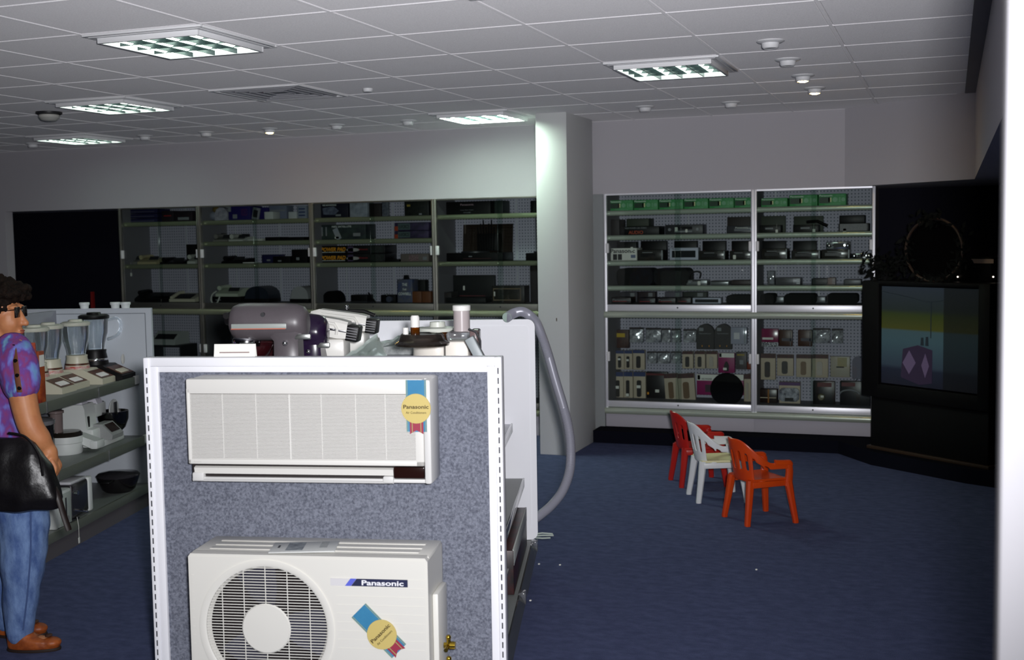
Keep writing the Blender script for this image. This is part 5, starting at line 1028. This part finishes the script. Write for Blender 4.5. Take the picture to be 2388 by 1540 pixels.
for x0, y0, x1, c_, lb in ((616, 494, 636, (196, 200, 196), 'white box standing under pale blue cartons'), (672, 494, 691, (190, 194, 196), 'white box next to the dotted carton'), (693, 480, 714, (132, 140, 156), 'dotted blue-white carton beside the third post')):
    o = it('small_box', lb, 'box', x0, y0, x1, LS[0], M('small_box_%d' % x0, c_, .6), .12)
    if x0 == 693:
        for q in range(3): pan(o, 'dot_row', .15, .85, .2 + .25 * q, .3 + .25 * q, hdr_blue)
o = it('pale_carton', 'pale blue carton behind the two white boxes', 'carton', 626, 480, 668, LS[0], M('pale_blue_carton', (110, 116, 136), .6), .12, Y=9.28); pan(o, 'white_stripe', .1, .9, .6, .7, grey_ink)
for x0, y0, x1, m_, lb in ((496, 552, 530, grey_ph, 'grey telephone on the middle upper shelf, second cabinet'), (533, 552, 566, pale, 'pale telephone on the middle upper shelf, second cabinet')): phone(lb, x0, y0, x1, LS[1], m_)
it('dark_cordless', 'black cordless telephone stand behind the pale telephones', 'telephone', 534, 546, 572, LS[1], black, .08, Y=9.32); it('dark_cordless', 'dark grey telephone stand behind the grey telephone', 'telephone', 493, 544, 516, LS[1], dark_grey, .08, Y=9.32)
for x0, x1, lb in ((576, 612, 'flat white keypad sheet first past the cordless stand'), (618, 652, 'flat black telephone past the white keypad sheet'), (660, 708, 'flat black telephone beside the third post, upper shelf')): it('flat_telephone', lb, 'telephone', x0, 557 if x0 < 600 else 553, x1, LS[1], pale if x0 < 600 else black, .16)
o = it('black_stand', 'tall black telephone stand beside the second post, second cabinet', 'stand', 474, 580, 512, LS[2], black, .08, Y=9.3); phone('white telephone in front of the black stand, second cabinet', 471, 600, 489, LS[2], pale); phone('long low black telephone, second cabinet middle shelf', 516, 603, 566, LS[2], black)
it('white_booklet', 'white booklet lying beside the long low black telephone', 'booklet', 555, 612, 592, LS[2], tag_white, .1)
for x0, y0, x1, lb in ((610, 594, 650, 'dark blue box on the middle shelf, second cabinet'), (636, 598, 676, 'low black box with pale marks, second cabinet'), (680, 582, 715, 'tall black box beside the third post, second cabinet')): o = it('dark_box', lb, 'box', x0, y0, x1, LS[2], dblue if x0 == 610 else black, .12, Y=9.15 if x0 != 610 else 9.31); pan(o, 'pale_mark', .3, .5, .2, .4, grey_ink)
t = it('answering_machine', 'black answering machine under a cream telephone with curly cord', 'answering machine', 478, 692, 560, RAIL, black, .22); pan(t, 'print', .3, .45, .3, .45, grey_ink); ph = phone('cream telephone with looped curly cord on a black machine', 502, 673, 554, t.location.z + t['_h'], M('telephone_cream_light', (186, 194, 176), .4))
part('curly_cord', MB().tube(spline([Vector((-.09, -.02, .05)), Vector((-.13, -.03, .02)), Vector((-.145, -.03, -.03)), Vector((-.12, -.03, -.065)), Vector((-.08, -.03, -.05)), Vector((-.06, -.02, .0))], 6), .007, 8), pale, ph)
for x0, x1, m_, lb in ((570, 626, M('dome_dark_blue', (34, 40, 52), .4), 'dark blue domed machine on the rail shelf'), (677, 718, M('dome_pale', (160, 160, 162), .4), 'pale domed machine beside the third post')):
    o = it('domed_machine', lb, 'telephone', x0, 668, x1, RAIL + .03, m_, .2, shape='dome'); part('base', MB().box(-.52 * o['_w'], .52 * o['_w'], -.01, .2, -.03, 0, .004), black, o)
# third dim cabinet: games
o = it('game_carton', 'black game console carton with silver picture beside the third post', 'carton', 735, 472, 811, LS[0], M('game_black', (20, 20, 38), .4), .2); txt(o, 'NES ADVANTAGE', .44, .82, .42, .1, white_ink); part('picture', MB().prism([(-.08, .03), (.03, .025), (.07, .06), (.02, .1), (-.09, .085)], -.001, 0), M('picture_grey', (110, 118, 136), .5, noise=(20, (60, 64, 86))), o); pan(o, 'badge', .62, .78, .1, .22, grey_ink)
o = it('silver_pack', 'shiny silver-faced game pack', 'packet', 815, 471, 856, LS[0], M('silver_white_pack', (196, 204, 216), .12, .35, noise=(16, (150, 158, 172))), .12); txt(o, 'GAME BOY', .5, .88, .9, .14, grey_ink)
o = it('dark_carton', 'dark carton with clear window beside the silver-faced pack', 'carton', 860, 474, 888, LS[0], M('dark_brown_box', (28, 20, 20), .6), .14); o = it('figure_card', 'pale card with a figure print on the games top shelf', 'card', 890, 470, 906, LS[0], M('pale_grey_card', (108, 112, 122), .5, noise=(40, (60, 66, 80))), .02)
o = it('joystick_pack', 'dark green pack with wires picture beside the fourth post', 'packet', 943, 468, 999, LS[0], M('green_black_pack', (40, 44, 36), .4, noise=(40, (16, 18, 24))), .12); pan(o, 'yellow_print', .1, .24, .62, .75, M('dull_yellow', (150, 130, 50), .6)); pan(o, 'sticker', .6, .72, .05, .16, grey_ink)
o = it('game_carton', 'wide green-grey game carton with tilted controller picture', 'carton', 733, 524, 852, LS[1], M('green_grey_carton', (58, 72, 66), .4, noise=(10, (34, 38, 46))), .2); txt(o, 'NES SATELLITE', .54, .86, .38, .12, white_ink); part('controller_picture', MB().box(-.03, .02, -.0015, 0, .005, .105), M('picture_white', (150, 156, 164), .5), o).rotation_euler = (0, rad(-24), 0)
for fx_ in (.06, .14, .22): pan(o, 'white_bar', fx_, fx_ + .025, .25, .85, grey_ink)
pan(o, 'sticker', .4, .48, .06, .2, white_ink); pan(o, 'pale_shape', .76, .9, .2, .42, grey_ink)
for k, (y0, y1) in enumerate(((538.5, 557.5), (519, 537.5))):
    o = it('game_carton', ('lower' if not k else 'upper') + ' of two stacked cartons with space picture', 'carton', 920, y0, 999, LS[1] if not k else None, M('space_carton', (34, 34, 50), .4, noise=(12, (72, 60, 96))), .18, group='stacked space picture cartons', y1=None if not k else 538); pan(o, 'orange_corner', 0, .1, .0, .55, M('orange_red_corner', (160, 62, 34), .5)); pan(o, 'grey_panel', .1, .46, .12, .88, M('grey_green_panel', (78, 96, 96), .5)); txt(o, 'U-FORCE', .28, .5, .3, .45, ink, .01)
zb_ = None
for k, (y0, y1) in enumerate(((592.5, 611.5), (573, 591.5))):
    o = it('game_carton', ('lower' if not k else 'upper') + ' black carton with big slanted amber lettering', 'carton', 736, y0, 897, LS[2] if not k else None, M('carton_black', (16, 15, 17), .4), .24, group='stacked black cartons with amber lettering', y1=None if not k else 592); txt(o, 'POWER PAD', .26, .55, .36, .5, gold_ink, .03, .25); pan(o, 'amber_rule', .07, .43, .18, .23, white_ink); pan(o, 'photo', .47, .55, .12, .9, M('photo_purple', (92, 78, 108), .5, noise=(60, (60, 46, 74)))); part('oval_badge', MB().prism([(.22 * .57 * cos(2 * pi * q / 20) * .5 + .03, .033 + .015 * sin(2 * pi * q / 20)) for q in range(20)], -.0015, 0), M('badge_white', (168, 166, 164), .5), o); pan(o, 'dark_photo', .8, .98, .1, .9, M('photo_dark_green', (34, 40, 36), .5, noise=(50, (54, 56, 56)))); txt(o, 'Nintendo', .695, .52, .13, .2, red_ink)
it('low_black_case', 'low black case just beside the black stacked game cartons', 'case', 902, 605, 930, LS[2], black, .12)
o = it('photo_carton', 'pinkish grey carton with photo squares beside the fourth post', 'carton', 934, 592, 999, LS[2], M('pinkish_grey_carton', (112, 102, 98), .5), .16); pan(o, 'photo', .3, .64, .1, .82, M('photo_pink', (92, 60, 66), .5, noise=(80, (150, 130, 130)))); pan(o, 'white_square', .8, .94, .2, .6, grey_ink)
o = it('round_speaker', 'black ball speaker on the games rail shelf', 'speaker', 751, 679, 788, RAIL, matt_black, .14, shape='arch'); o = it('gadget', 'black hand controller lying on the games rail shelf', 'controller', 818, 688, 856, RAIL, black, .12); part('grey_base', MB().box(-.08, .09, -.02, .12, 0, .012), dark_grey, o)
o = it('light_stick', 'thin black stick leaning up on the games rail shelf', 'stick', 873, 676, 876, RAIL, black, .012); o.rotation_euler = (0, rad(-38), 0)
o = it('camera', 'dark camera with a round lens beside the blue-grey printed box', 'camera', 888, 688, 922, RAIL, black, .1); part('lens', MB().lathe([(.026, 0), (.026, .03), (.02, .032), (.001, .026)], (.02, 0, .03), 20, 'y'), M('lens_grey', (70, 74, 90), .2), o); part('flash_cube', MB().box(-.02, -.01, 0, .02, .04, .075), grey_ink, o)
o = it('printed_box', 'blue-grey printed box with pale capital lettering on the games rail shelf', 'box', 926, 652, 961, RAIL, M('cowbell_card', (100, 100, 104), .5, noise=(14, (66, 78, 120))), .12); txt(o, 'THE', .5, .78, .34, .12, white_ink, .02); txt(o, '1st', .5, .58, .24, .1, white_ink, .02); txt(o, 'COWBELL', .5, .38, .86, .12, white_ink, .02); part('cowbell', MB().prism([(-.02, .0), (.02, .0), (.014, .035), (-.014, .035)], .04, .08), black, o).location = (-.01, 0, o['_h'])
it('dark_carton', 'black carton standing behind the brown boxes', 'carton', 963, 653, 991, RAIL, black, .08, Y=9.3)
for x0, x1, lb in ((961, 982, 'brown wooden box beside the blue-grey printed box'), (984, 1004, 'brown wooden box beside the fourth post')): it('brown_box', lb, 'box', x0, 680, x1, RAIL, M('brown_wood_box', (112, 66, 36), .5), .1, group='brown boxes on the games rail shelf')
# fourth dim cabinet
o = it('video_carton', 'big black carton with small pinkish lettering on the top shelf by the column', 'carton', 1040, 470, 1143, LS[0], black, .22); txt(o, 'Panasonic', .48, .76, .3, .14, M('pinkish_ink', (176, 150, 156), .6), .01); txt(o, 'Laser Disc Player', .48, .34, .3, .07, grey_ink); txt(o, 'LX-K680', .48, .16, .16, .07, grey_ink); 
o = it('green_carton', 'dark green end carton behind the big black lettered one', 'carton', 1144, 468, 1172, LS[0], M('dark_green_end', (28, 40, 36), .5), .2, Y=9.25); it('dark_carton', 'dark carton cut by the square column on the top shelf', 'carton', 1237, 468, 1256, LS[0], black, .18)
def turntable(label, x0, x1, z, y0=590):
    o = it('turntable', label, 'turntable', x0, y0, x1, z, black, .26, group='turntables'); w_, h = o['_w'], o['_h']
    part('platter', MB().lathe([(.12, h), (.12, h + .012), (.001, h + .014)], (-.04, .13, 0), 32), dark_grey, o)
    lid = part('dust_cover', MB().box(-.4 * w_, .5 * w_, 0, .008, 0, .24), smoke_pl, o); lid.location = (0, .235, h); lid.rotation_euler = (rad(-6), 0, 0); pan(o, 'silver_mark', .4, .46, .5, .62, grey_ink); pan(o, 'strip', .3, .8, .25, .32, M('faint_red', (70, 40, 40), .5)); return o
turntable('black turntable with raised smoky cover on the shelf by the column', 1041, 1172, LS[2]); turntable('second black turntable mostly hidden behind the square column', 1226, 1330, LS[2])
o = it('aerial_bundle', 'bundle of dark upright aerials in front of the smoky turntable cover', 'aerials', 1112, 545, 1160, LS[2] + .08, black, .06, Y=9.32)
for k in range(7): part('aerial', MB().tube([((-.06 + .02 * k) * 1.0, -.01, 0), ((-.075 + .025 * k), -.02, .2 + .03 * (k % 3))], .006, 6), black, o)
o = it('attache_stereo', 'black portable stereo standing open with a red line', 'stereo', 1056, 642, 1152, RAIL + .045, black, .05, Y=9.3); part('base', MB().box(-.5 * o['_w'], .46 * o['_w'], -.17, .05, -.045, 0, .006), black, o); pan(o, 'red_line', .16, .78, .02, .05, M('dull_red_line', (110, 50, 54), .5)); pan(o, 'white_tag', .25, .29, .3, .5, tag_white, .004)
o = it('framed_radio', 'dark radio with beige frame line near the square column', 'radio', 1147, 667, 1222, RAIL, M('dark_olive_radio', (36, 34, 28), .4), .14); w_, h = o['_w'], o['_h']
part('beige_frame', MB().box(-.46 * w_, .4 * w_, -.002, 0, .14 * h, .2 * h).box(-.46 * w_, .4 * w_, -.002, 0, .8 * h, .86 * h).box(-.46 * w_, -.44 * w_, -.002, 0, .2 * h, .8 * h).box(.38 * w_, .4 * w_, -.002, 0, .2 * h, .8 * h), M('dull_beige', (120, 104, 80), .6), o); pan(o, 'pale_dots', .06, .1, .4, .66, tag_white)
it('dark_speaker', 'tall dark speaker cut off by the square column, rail shelf', 'speaker', 1236, 620, 1262, RAIL, M('dark_brown_box', (28, 20, 20), .6), .2)
it('dark_speaker', 'low dark speaker beside the fourth post on the rail shelf', 'speaker', 1024, 682, 1052, RAIL, M('dark_brown_box', (28, 20, 20), .6), .2)
# typewriter seen in the lower bay, between the shelving and the stand
q = at(392, 800, 9.2); z0 = .252
t = thing('office_shelf', 'dark low stand inside the lower bay carrying the pale typewriter', 'stand', (q.x, 9.22, z0)); hz_ = at(392, 803, 9.2).z - z0
part('board', MB().box(-.2, .2, -.1, .15, hz_ - .02, hz_), dark_grey, t); part('side', MB().box(-.2, -.185, -.1, .15, 0, hz_ - .02), dark_grey, t); part('side', MB().box(.185, .2, -.1, .15, 0, hz_ - .02), dark_grey, t)
t = thing('typewriter', 'pale grey typewriter showing between the shelving end and the stand', 'typewriter', (q.x, 9.2, z0 + hz_))
part('body', MB().prism([(-.08, 0), (.15, 0), (.15, .11), (.05, .12), (-.06, .04)], -.14, .13, 'x'), M('typewriter_pale', (176, 180, 178), .5), t); kb = part('keyboard', MB().box(-.11, .1, -.035, .035, 0, .006), dark_grey, t); kb.location = (0, -.02, .07); kb.rotation_euler = (rad(36), 0, 0)
# ------------------------------------------------------------------ children's plastic armchairs
def chair(label, rr, rl, fl, fr, mat, group='plastic armchairs facing the television', seat_mat=None):
    """each chair stands with its feet on the four given floor points"""
    c = (rr + rl + fl + fr) / 4; f = ((fr + fl) - (rr + rl)).normalized(); a = math.atan2(f.y, f.x)
    t = thing('plastic_armchair', label, 'chair', (c.x, c.y, 0), a, group)
    ZS, ZA, ZB = .235, .34, .475
    sp_, dp = .125, .125                        # half spread of the seat
    def sec(cx, cy, z, ax, ay): return [Vector((cx + sx * ax, cy + sy * ay, z)) for sx, sy in ((-1, -.5), (-.5, -1), (.5, -1), (1, -.5), (1, .5), (.5, 1), (-.5, 1), (-1, .5))]
    for sx in (-1, 1):
        for sy in (-1, 1):
            fx_, fy_ = sx * .135 + (.005 if sx > 0 else -.01), sy * (.155 if sx > 0 else .125)
            tx, ty = sx * .112, sy * (.122 if sx > 0 else .1)
            m = MB().rings([sec(fx_, fy_, 0, .015, .015), sec(fx_, fy_, .012, .0155, .0155), sec((fx_ + tx) / 2, (fy_ + ty) / 2, .12, .018, .017), sec(tx, ty, ZS + (.0 if sx > 0 else .012), .022, .02)])
            if sx > 0: m.rings([sec(tx, ty, ZS - .03, .022, .018), sec(tx + .004, ty + sy * .008, ZS + .05, .02, .013), sec(tx - .003, ty + sy * .01, ZA - .012, .02, .013)])
            part('leg', m, mat, t)
    mb = MB(); bm = mb.bm; n = 12
    def top(u, v):
        wy = .118 + .012 * u; x = (u - .5) * .25 + .004; y = (v * 2 - 1) * wy
        return Vector((x, y, ZS + .012 - .012 * sin(pi * min(1, u * 1.1)) * sin(pi * v) - (.012 if u > .95 else 0) + .006 * (abs(2 * v - 1) ** 4)))
    V = [[bm.verts.new(top(i / n, j / n)) for j in range(n + 1)] for i in range(n + 1)]
    for i in range(n):
        for j in range(n): bm.faces.new((V[i][j], V[i + 1][j], V[i + 1][j + 1], V[i][j + 1]))
    r = bmesh.ops.extrude_face_region(bm, geom=bm.faces[:])
    for e in r['geom']:
        if isinstance(e, bmesh.types.BMVert): e.co.z -= .012
    part('seat', mb, seat_mat or mat, t)
    part('apron', MB().box(-.112, .112, -.126, -.114, ZS - .03, ZS + .004, .004).box(-.112, .112, .114, .126, ZS - .03, ZS + .004, .004).box(.1, .118, -.12, .12, ZS - .028, ZS + .0, .004), mat, t)
    # shell: a curved band round the back, dropping to the arms at the front
    NT, NZ = 56, 14; mb = MB(); bm = mb.bm; G = {}
    def curve(s_):                              # s in -1..1 round the back; returns x, y
        q = abs(s_); sg = 1 if s_ > 0 else -1
        if q < .5: a_ = q / .5 * (pi / 2); return -.02 - .105 * cos(a_), sg * .125 * sin(a_) ** .85
        return -.02 + (q - .5) / .5 * .145, sg * (.125 + .012 * (q - .5) / .5)
    def ztop(s_):
        q = abs(s_); e = min(1, max(0, (q - .1) / .5)); e = e * e * (3 - 2 * e); z_ = ZB - .012 * (q / .3) ** 2 * (q < .3) - (0 if q < .3 else .012); return z_ + (ZA - z_) * e
    def keep(s_, w_):
        q = abs(s_); z_ = ZS + w_ * (ztop(s_) - ZS)
        if q > .46: return z_ > ztop(s_) - .036
        if .30 < q <= .46: return z_ > ztop(s_) - .055 or z_ < ZS + .012 
        if q < .26 and (int((s_ + 1) * 28) % 3 == 1) and ZS + .07 < z_ < ztop(s_) - .06: return False
        return True
    for i in range(NT + 1):
        s_ = -1 + 2 * i / NT; x, y = curve(s_)
        for k in range(NZ + 1):
            z_ = ZS + (ztop(s_) - ZS) * k / NZ; lean = (z_ - ZS) / (ZB - ZS); d_ = max(0, 1 - abs(s_) / .62)
            G[i, k] = bm.verts.new((x - .055 * lean * d_, y * (1 + .05 * lean), z_))
    for i in range(NT):
        for k in range(NZ):
            if keep(-1 + 2 * (i + .5) / NT, (k + .5) / NZ): bm.faces.new((G[i, k], G[i + 1, k], G[i + 1, k + 1], G[i, k + 1]))
    for v in [v for v in bm.verts if not v.link_faces]: bm.verts.remove(v)
    me = bpy.data.meshes.new('backrest'); bm.normal_update(); bm.to_mesh(me); bm.free()
    o = bpy.data.objects.new('s', me); COL.objects.link(o); sd = o.modifiers.new('s', 'SOLIDIFY'); sd.thickness = .011; sd.offset = 0; sb = o.modifiers.new('b', 'SUBSURF'); sb.levels = sb.render_levels = 1
    bpy.context.view_layer.update(); me2 = bpy.data.meshes.new_from_object(o.evaluated_get(bpy.context.evaluated_depsgraph_get())); bpy.data.objects.remove(o); me2.name = 'backrest'; me2.materials.clear()
    link('backrest', me2, mat, t)
    for sy in (-1, 1): part('armrest', MB().tube(spline([Vector((.02, sy * .137, ZA + .004)), Vector((.07, sy * .14, ZA)), Vector((.112, sy * .14, ZA - .002)), Vector((.125, sy * .137, ZA - .012))], 4), .017, 10, flat=.5), mat, t)
    return t
fp = lambda x, y: atz(x, y, 0)
red1 = M('orange_red_plastic', (204, 70, 12), .33, noise=(3, (196, 58, 14))); red2 = M('deep_red_plastic', (176, 32, 24), .33); wht = M('white_chair_plastic', (222, 224, 226), .38); warm_seat = M('warm_lit_seat_plastic', (226, 220, 172), .45)  # seat's cream is the yellow downlight's warmth painted into its colour
ch = chair('orange-red plastic armchair, nearest to the camera of the three', fp(1747, 1225), fp(1701, 1207), fp(1778, 1192), fp(1853, 1221), red1)
chair('white plastic armchair with seat tinted by painted warm light, between the two red ones', fp(1631, 1173), fp(1611, 1154), fp(1712, 1147), fp(1736, 1173), wht, seat_mat=warm_seat)
chair('dark red plastic armchair behind the white one, nearest the cabinets', fp(1597, 1137), fp(1569, 1120), fp(1655, 1112), fp(1690, 1137), red2)

# ------------------------------------------------------------------ corner: big television on its stand
TF = Frame(-.575, 8.56, -38.5)                  # x along the screen, y into the corner
TZ0 = TF.y(2030, 925, 0).z; TZ1 = TF.y(2040, 655, 0).z; TW = 1.03
wood_black = M('television_black', (7, 6, 7), .6, spec=.2)
t = thing('projection_television', 'big black floor television in the dark corner showing a cartoon scene', 'television', TF.wld((0, 0, TZ0)), TF.a); hT = TZ1 - TZ0
s0, s1 = TF.y(2051, 790, 0).x, TF.y(2276, 790, 0).x; sz0 = TF.y(2052, 893, 0).z - TZ0; sz1 = TF.y(2052, 668, 0).z - TZ0
part('cabinet', MB().box(0, s0 - .01, 0, .5, 0, hT, .01).box(s1 + .01, TW, 0, .5, 0, hT, .01).box(s0 - .02, s1 + .02, 0, .5, 0, sz0 - .01, .006).box(s0 - .02, s1 + .02, 0, .5, sz1 + .01, hT, .006).box(s0 - .02, s1 + .02, .06, .5, sz0 - .02, sz1 + .02), wood_black, t)
scr = bpy.data.materials.new('screen_picture'); scr.use_nodes = True; nt = scr.node_tree; b = nt.nodes['Principled BSDF']; b.inputs['Base Color'].default_value = (.01, .01, .012, 1); b.inputs['Roughness'].default_value = .5
tc = nt.nodes.new('ShaderNodeTexCoord'); sx_ = nt.nodes.new('ShaderNodeSeparateXYZ'); mr = nt.nodes.new('ShaderNodeMapRange'); mr.inputs[1].default_value = sz0; mr.inputs[2].default_value = sz1; cr = nt.nodes.new('ShaderNodeValToRGB')
els = cr.color_ramp.elements
for k, (p_, c_) in enumerate(((0, (20, 22, 38)), (.16, (26, 34, 52)), (.2, (50, 66, 80)), (.45, (64, 92, 100)), (.555, (66, 92, 98)), (.575, (74, 78, 18)), (.72, (52, 66, 12)), (.77, (34, 46, 44)), (1.0, (44, 54, 66)))):
    e = els[k] if k < 2 else els.new(p_); e.position = p_; e.color = (*lin(c_), 1)
mr2 = nt.nodes.new('ShaderNodeMapRange'); xm = s0 + (s1 - s0) * .66; mr2.inputs[1].default_value = xm - .004; mr2.inputs[2].default_value = xm + .004; mr2.inputs[3].default_value = .4; mr2.inputs[4].default_value = .08  # one third of the screen dimmed: shade put into its glow
nt.links.new(tc.outputs['Object'], sx_.inputs[0]); nt.links.new(sx_.outputs[2], mr.inputs[0]); nt.links.new(mr.outputs[0], cr.inputs[0]); nt.links.new(sx_.outputs[0], mr2.inputs[0])
nt.links.new(cr.outputs[0], b.inputs['Emission Color']); nt.links.new(mr2.outputs[0], b.inputs['Emission Strength'])
sc_ = part('screen', MB().box(s0, s1, .02, .03, sz0, sz1), scr, t)
plum = M('picture_plum', (30, 22, 38), .6, emit=.8); pk_ = M('picture_mauve', (64, 54, 74), .6, emit=.8); ln = M('picture_line', (26, 34, 40), .6, emit=.4)
SW, SHh = s1 - s0, sz1 - sz0
def sp2(fx_, fz_): return (s0 + SW * fx_, sz0 + SHh * fz_)
part('picture_box', MB().prism([sp2(.22, .08), sp2(.42, .02), sp2(.55, .05), sp2(.55, .38), sp2(.4, .42), sp2(.24, .37)], .017, .0195), plum, sc_)
part('picture_diamond', MB().prism([sp2(.24, .23), sp2(.31, .12), sp2(.38, .24), sp2(.31, .36)], .015, .0172), pk_, sc_); part('picture_diamond', MB().prism([sp2(.44, .22), sp2(.48, .1), sp2(.52, .22), sp2(.48, .34)], .015, .0172), pk_, sc_)
part('picture_bottle', MB().prism([sp2(.43, .42), sp2(.46, .42), sp2(.455, .5), sp2(.435, .5)], .015, .0195).prism([sp2(.48, .42), sp2(.51, .42), sp2(.505, .51), sp2(.485, .51)], .015, .0195), ln, sc_)
part('picture_wire', MB().tube(spline([Vector((*sp2(0, .95), 0)).xzy + Vector((0, .018, 0)), Vector((sp2(.3, .9)[0], .018, sp2(.3, .9)[1])), Vector((sp2(.5, .86)[0], .018, sp2(.5, .86)[1])), Vector((sp2(.65, .88)[0], .018, sp2(.65, .88)[1]))], 5), .0025, 5).box(*[s0 + SW * .53, s0 + SW * .537], .0165, .019, sz0 + SHh * .5, sz0 + SHh * .865), ln, sc_)
# stand under it
t = thing('television_stand', 'black stand with a faint brown lower edge under the big television', 'stand', TF.wld((.06, .03, .096)), TF.a)
part('body', MB().box(0, TW - .08, 0, .42, 0, TZ0 - .098, .006), wood_black, t); part('brown_edge', MB().box(-.02, TW - .06, -.02, .43, 0, .022, .003), M('brown_plinth_edge', (52, 34, 18), .6), t)
# things on top of the television
vz_ = TZ1; p0, p1 = TF.y(2185, 640, .2), TF.y(2318, 640, .2); zt = TF.y(2250, 600, .2).z
t = thing('video_recorder', 'black video recorder with beige label strip and two tiny lights on the television', 'video recorder', TF.wld((p0.x, .17, vz_)), TF.a); w_ = p1.x - p0.x
part('case', MB().box(0, w_, 0, .3, 0, zt - vz_, .004), wood_black, t)
b0, b1 = TF.y(2265, 607, .169), TF.y(2317, 607, .169); part('label_strip', MB().box(b0.x - p0.x, b1.x - p0.x, -.002, 0, b0.z - vz_ - .02, b0.z - vz_ + .008), M('dull_beige_strip', (190, 168, 148), .6), t)
for px_ in (2234, 2317): q = TF.y(px_, 646, .168); part('indicator_light', MB().ball((q.x - p0.x - .002, -.002, max(.008, q.z - vz_)), .005, 10, 6), M('indicator_glow', (255, 235, 215), .4, emit=6), t)
# round wreath of dark leaves
wc = TF.y(2177, 570, .05); R_ = (TF.y(2246, 570, .1).x - TF.y(2108, 570, .1).x) / 2 * .95
t = thing('leafy_wreath', 'round hoop with dark leaves standing on the television', 'wreath', TF.wld((wc.x, .05, vz_)), TF.a); Rz = (TF.y(2177, 500, .1).z - TF.y(2177, 645, .1).z) / 2; hc = wc.z - vz_
part('hoop', MB().tube([(R_ * cos(2 * pi * k / 48), 0, Rz + .005 + Rz * sin(2 * pi * k / 48)) for k in range(49)], .009, 8), M('cane_hoop', (60, 43, 32), .5), t)
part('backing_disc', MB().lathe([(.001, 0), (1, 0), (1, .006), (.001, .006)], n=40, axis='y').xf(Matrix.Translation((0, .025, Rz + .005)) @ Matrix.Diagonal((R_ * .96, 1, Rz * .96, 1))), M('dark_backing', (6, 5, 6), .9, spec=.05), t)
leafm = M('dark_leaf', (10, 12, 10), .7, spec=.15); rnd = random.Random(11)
def leaves(n_, fn, ln_=.05):
    mb = MB()
    for _ in range(n_):
        p = fn(); d = Vector((rnd.uniform(-1, 1), rnd.uniform(-.6, .6), rnd.uniform(-1, 1))).normalized(); s_ = d.cross(Vector((0, 1, .2))).normalized(); L = ln_ * rnd.uniform(.6, 1.3)
        mb.rings([[p + s_ * .001, p - s_ * .001, p + Vector((0, .002, 0))], [p + d * L * .5 + s_ * L * .22, p + d * L * .5 - s_ * L * .22, p + d * L * .5 + Vector((0, .006, 0))], [p + d * L + s_ * .001, p + d * L - s_ * .001, p + d * L + Vector((0, .002, 0))]])
    return mb
def onhoop():
    a = rnd.choice([rnd.gauss(pi / 2, .25), rnd.gauss(-.1, .35), rnd.gauss(pi + .15, .4), rnd.gauss(-1.2, .5)]); k = rnd.uniform(.85, 1.22); return Vector((R_ * k * cos(a), rnd.uniform(-.05, .03), max(.03, Rz + .005 + Rz * k * sin(a))))
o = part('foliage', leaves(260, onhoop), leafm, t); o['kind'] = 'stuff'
q = TF.y(2025, 652, .1)
t = thing('trailing_plant', 'dark trailing plant at the near corner of the television top', 'plant', TF.wld((.1, .12, vz_)), TF.a)
part('pot', MB().lathe([(.045, 0), (.06, .06), (.055, .06), (.001, .055)], n=20), wood_black, t)
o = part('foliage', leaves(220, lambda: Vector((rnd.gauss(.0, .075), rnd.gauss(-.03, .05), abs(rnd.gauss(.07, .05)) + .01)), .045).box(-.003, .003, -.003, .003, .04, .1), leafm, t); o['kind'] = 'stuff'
# red thing glimpsed in the doorway
q = at(212, 705, 9.3); o = part('red_sign_board', MB().prism([(-.03, 0), (.03, 0), (.02, q.z + .1), (-.0, q.z + .1)], 0, .03), M('dull_red_board', (130, 22, 20), .6)); o.location = (q.x, 9.3, 0); tag(o, 'narrow dull red board just visible in the dark doorway', 'board')
for k, (x, y) in enumerate(((1306, 1318), (1257, 1316), (1237, 1401), (1764, 1329))):
    p = atz(x, y, .004); o = part('paper_scrap', MB().ball((0, 0, 0), (.006, .008, .004), 8, 6), tag_white); o.location = p; tag(o, ('white scrap on the carpet, brightest one below the hose', 'tiny white scrap on the carpet close to the end panel', 'white scrap on the carpet beside the clear strip clip', 'faint scrap on the open carpet before the orange-red chair')[k], 'scrap')
for o in COL.objects:
    for k in ('_w', '_h', '_d'):
        if k in o: del o[k]
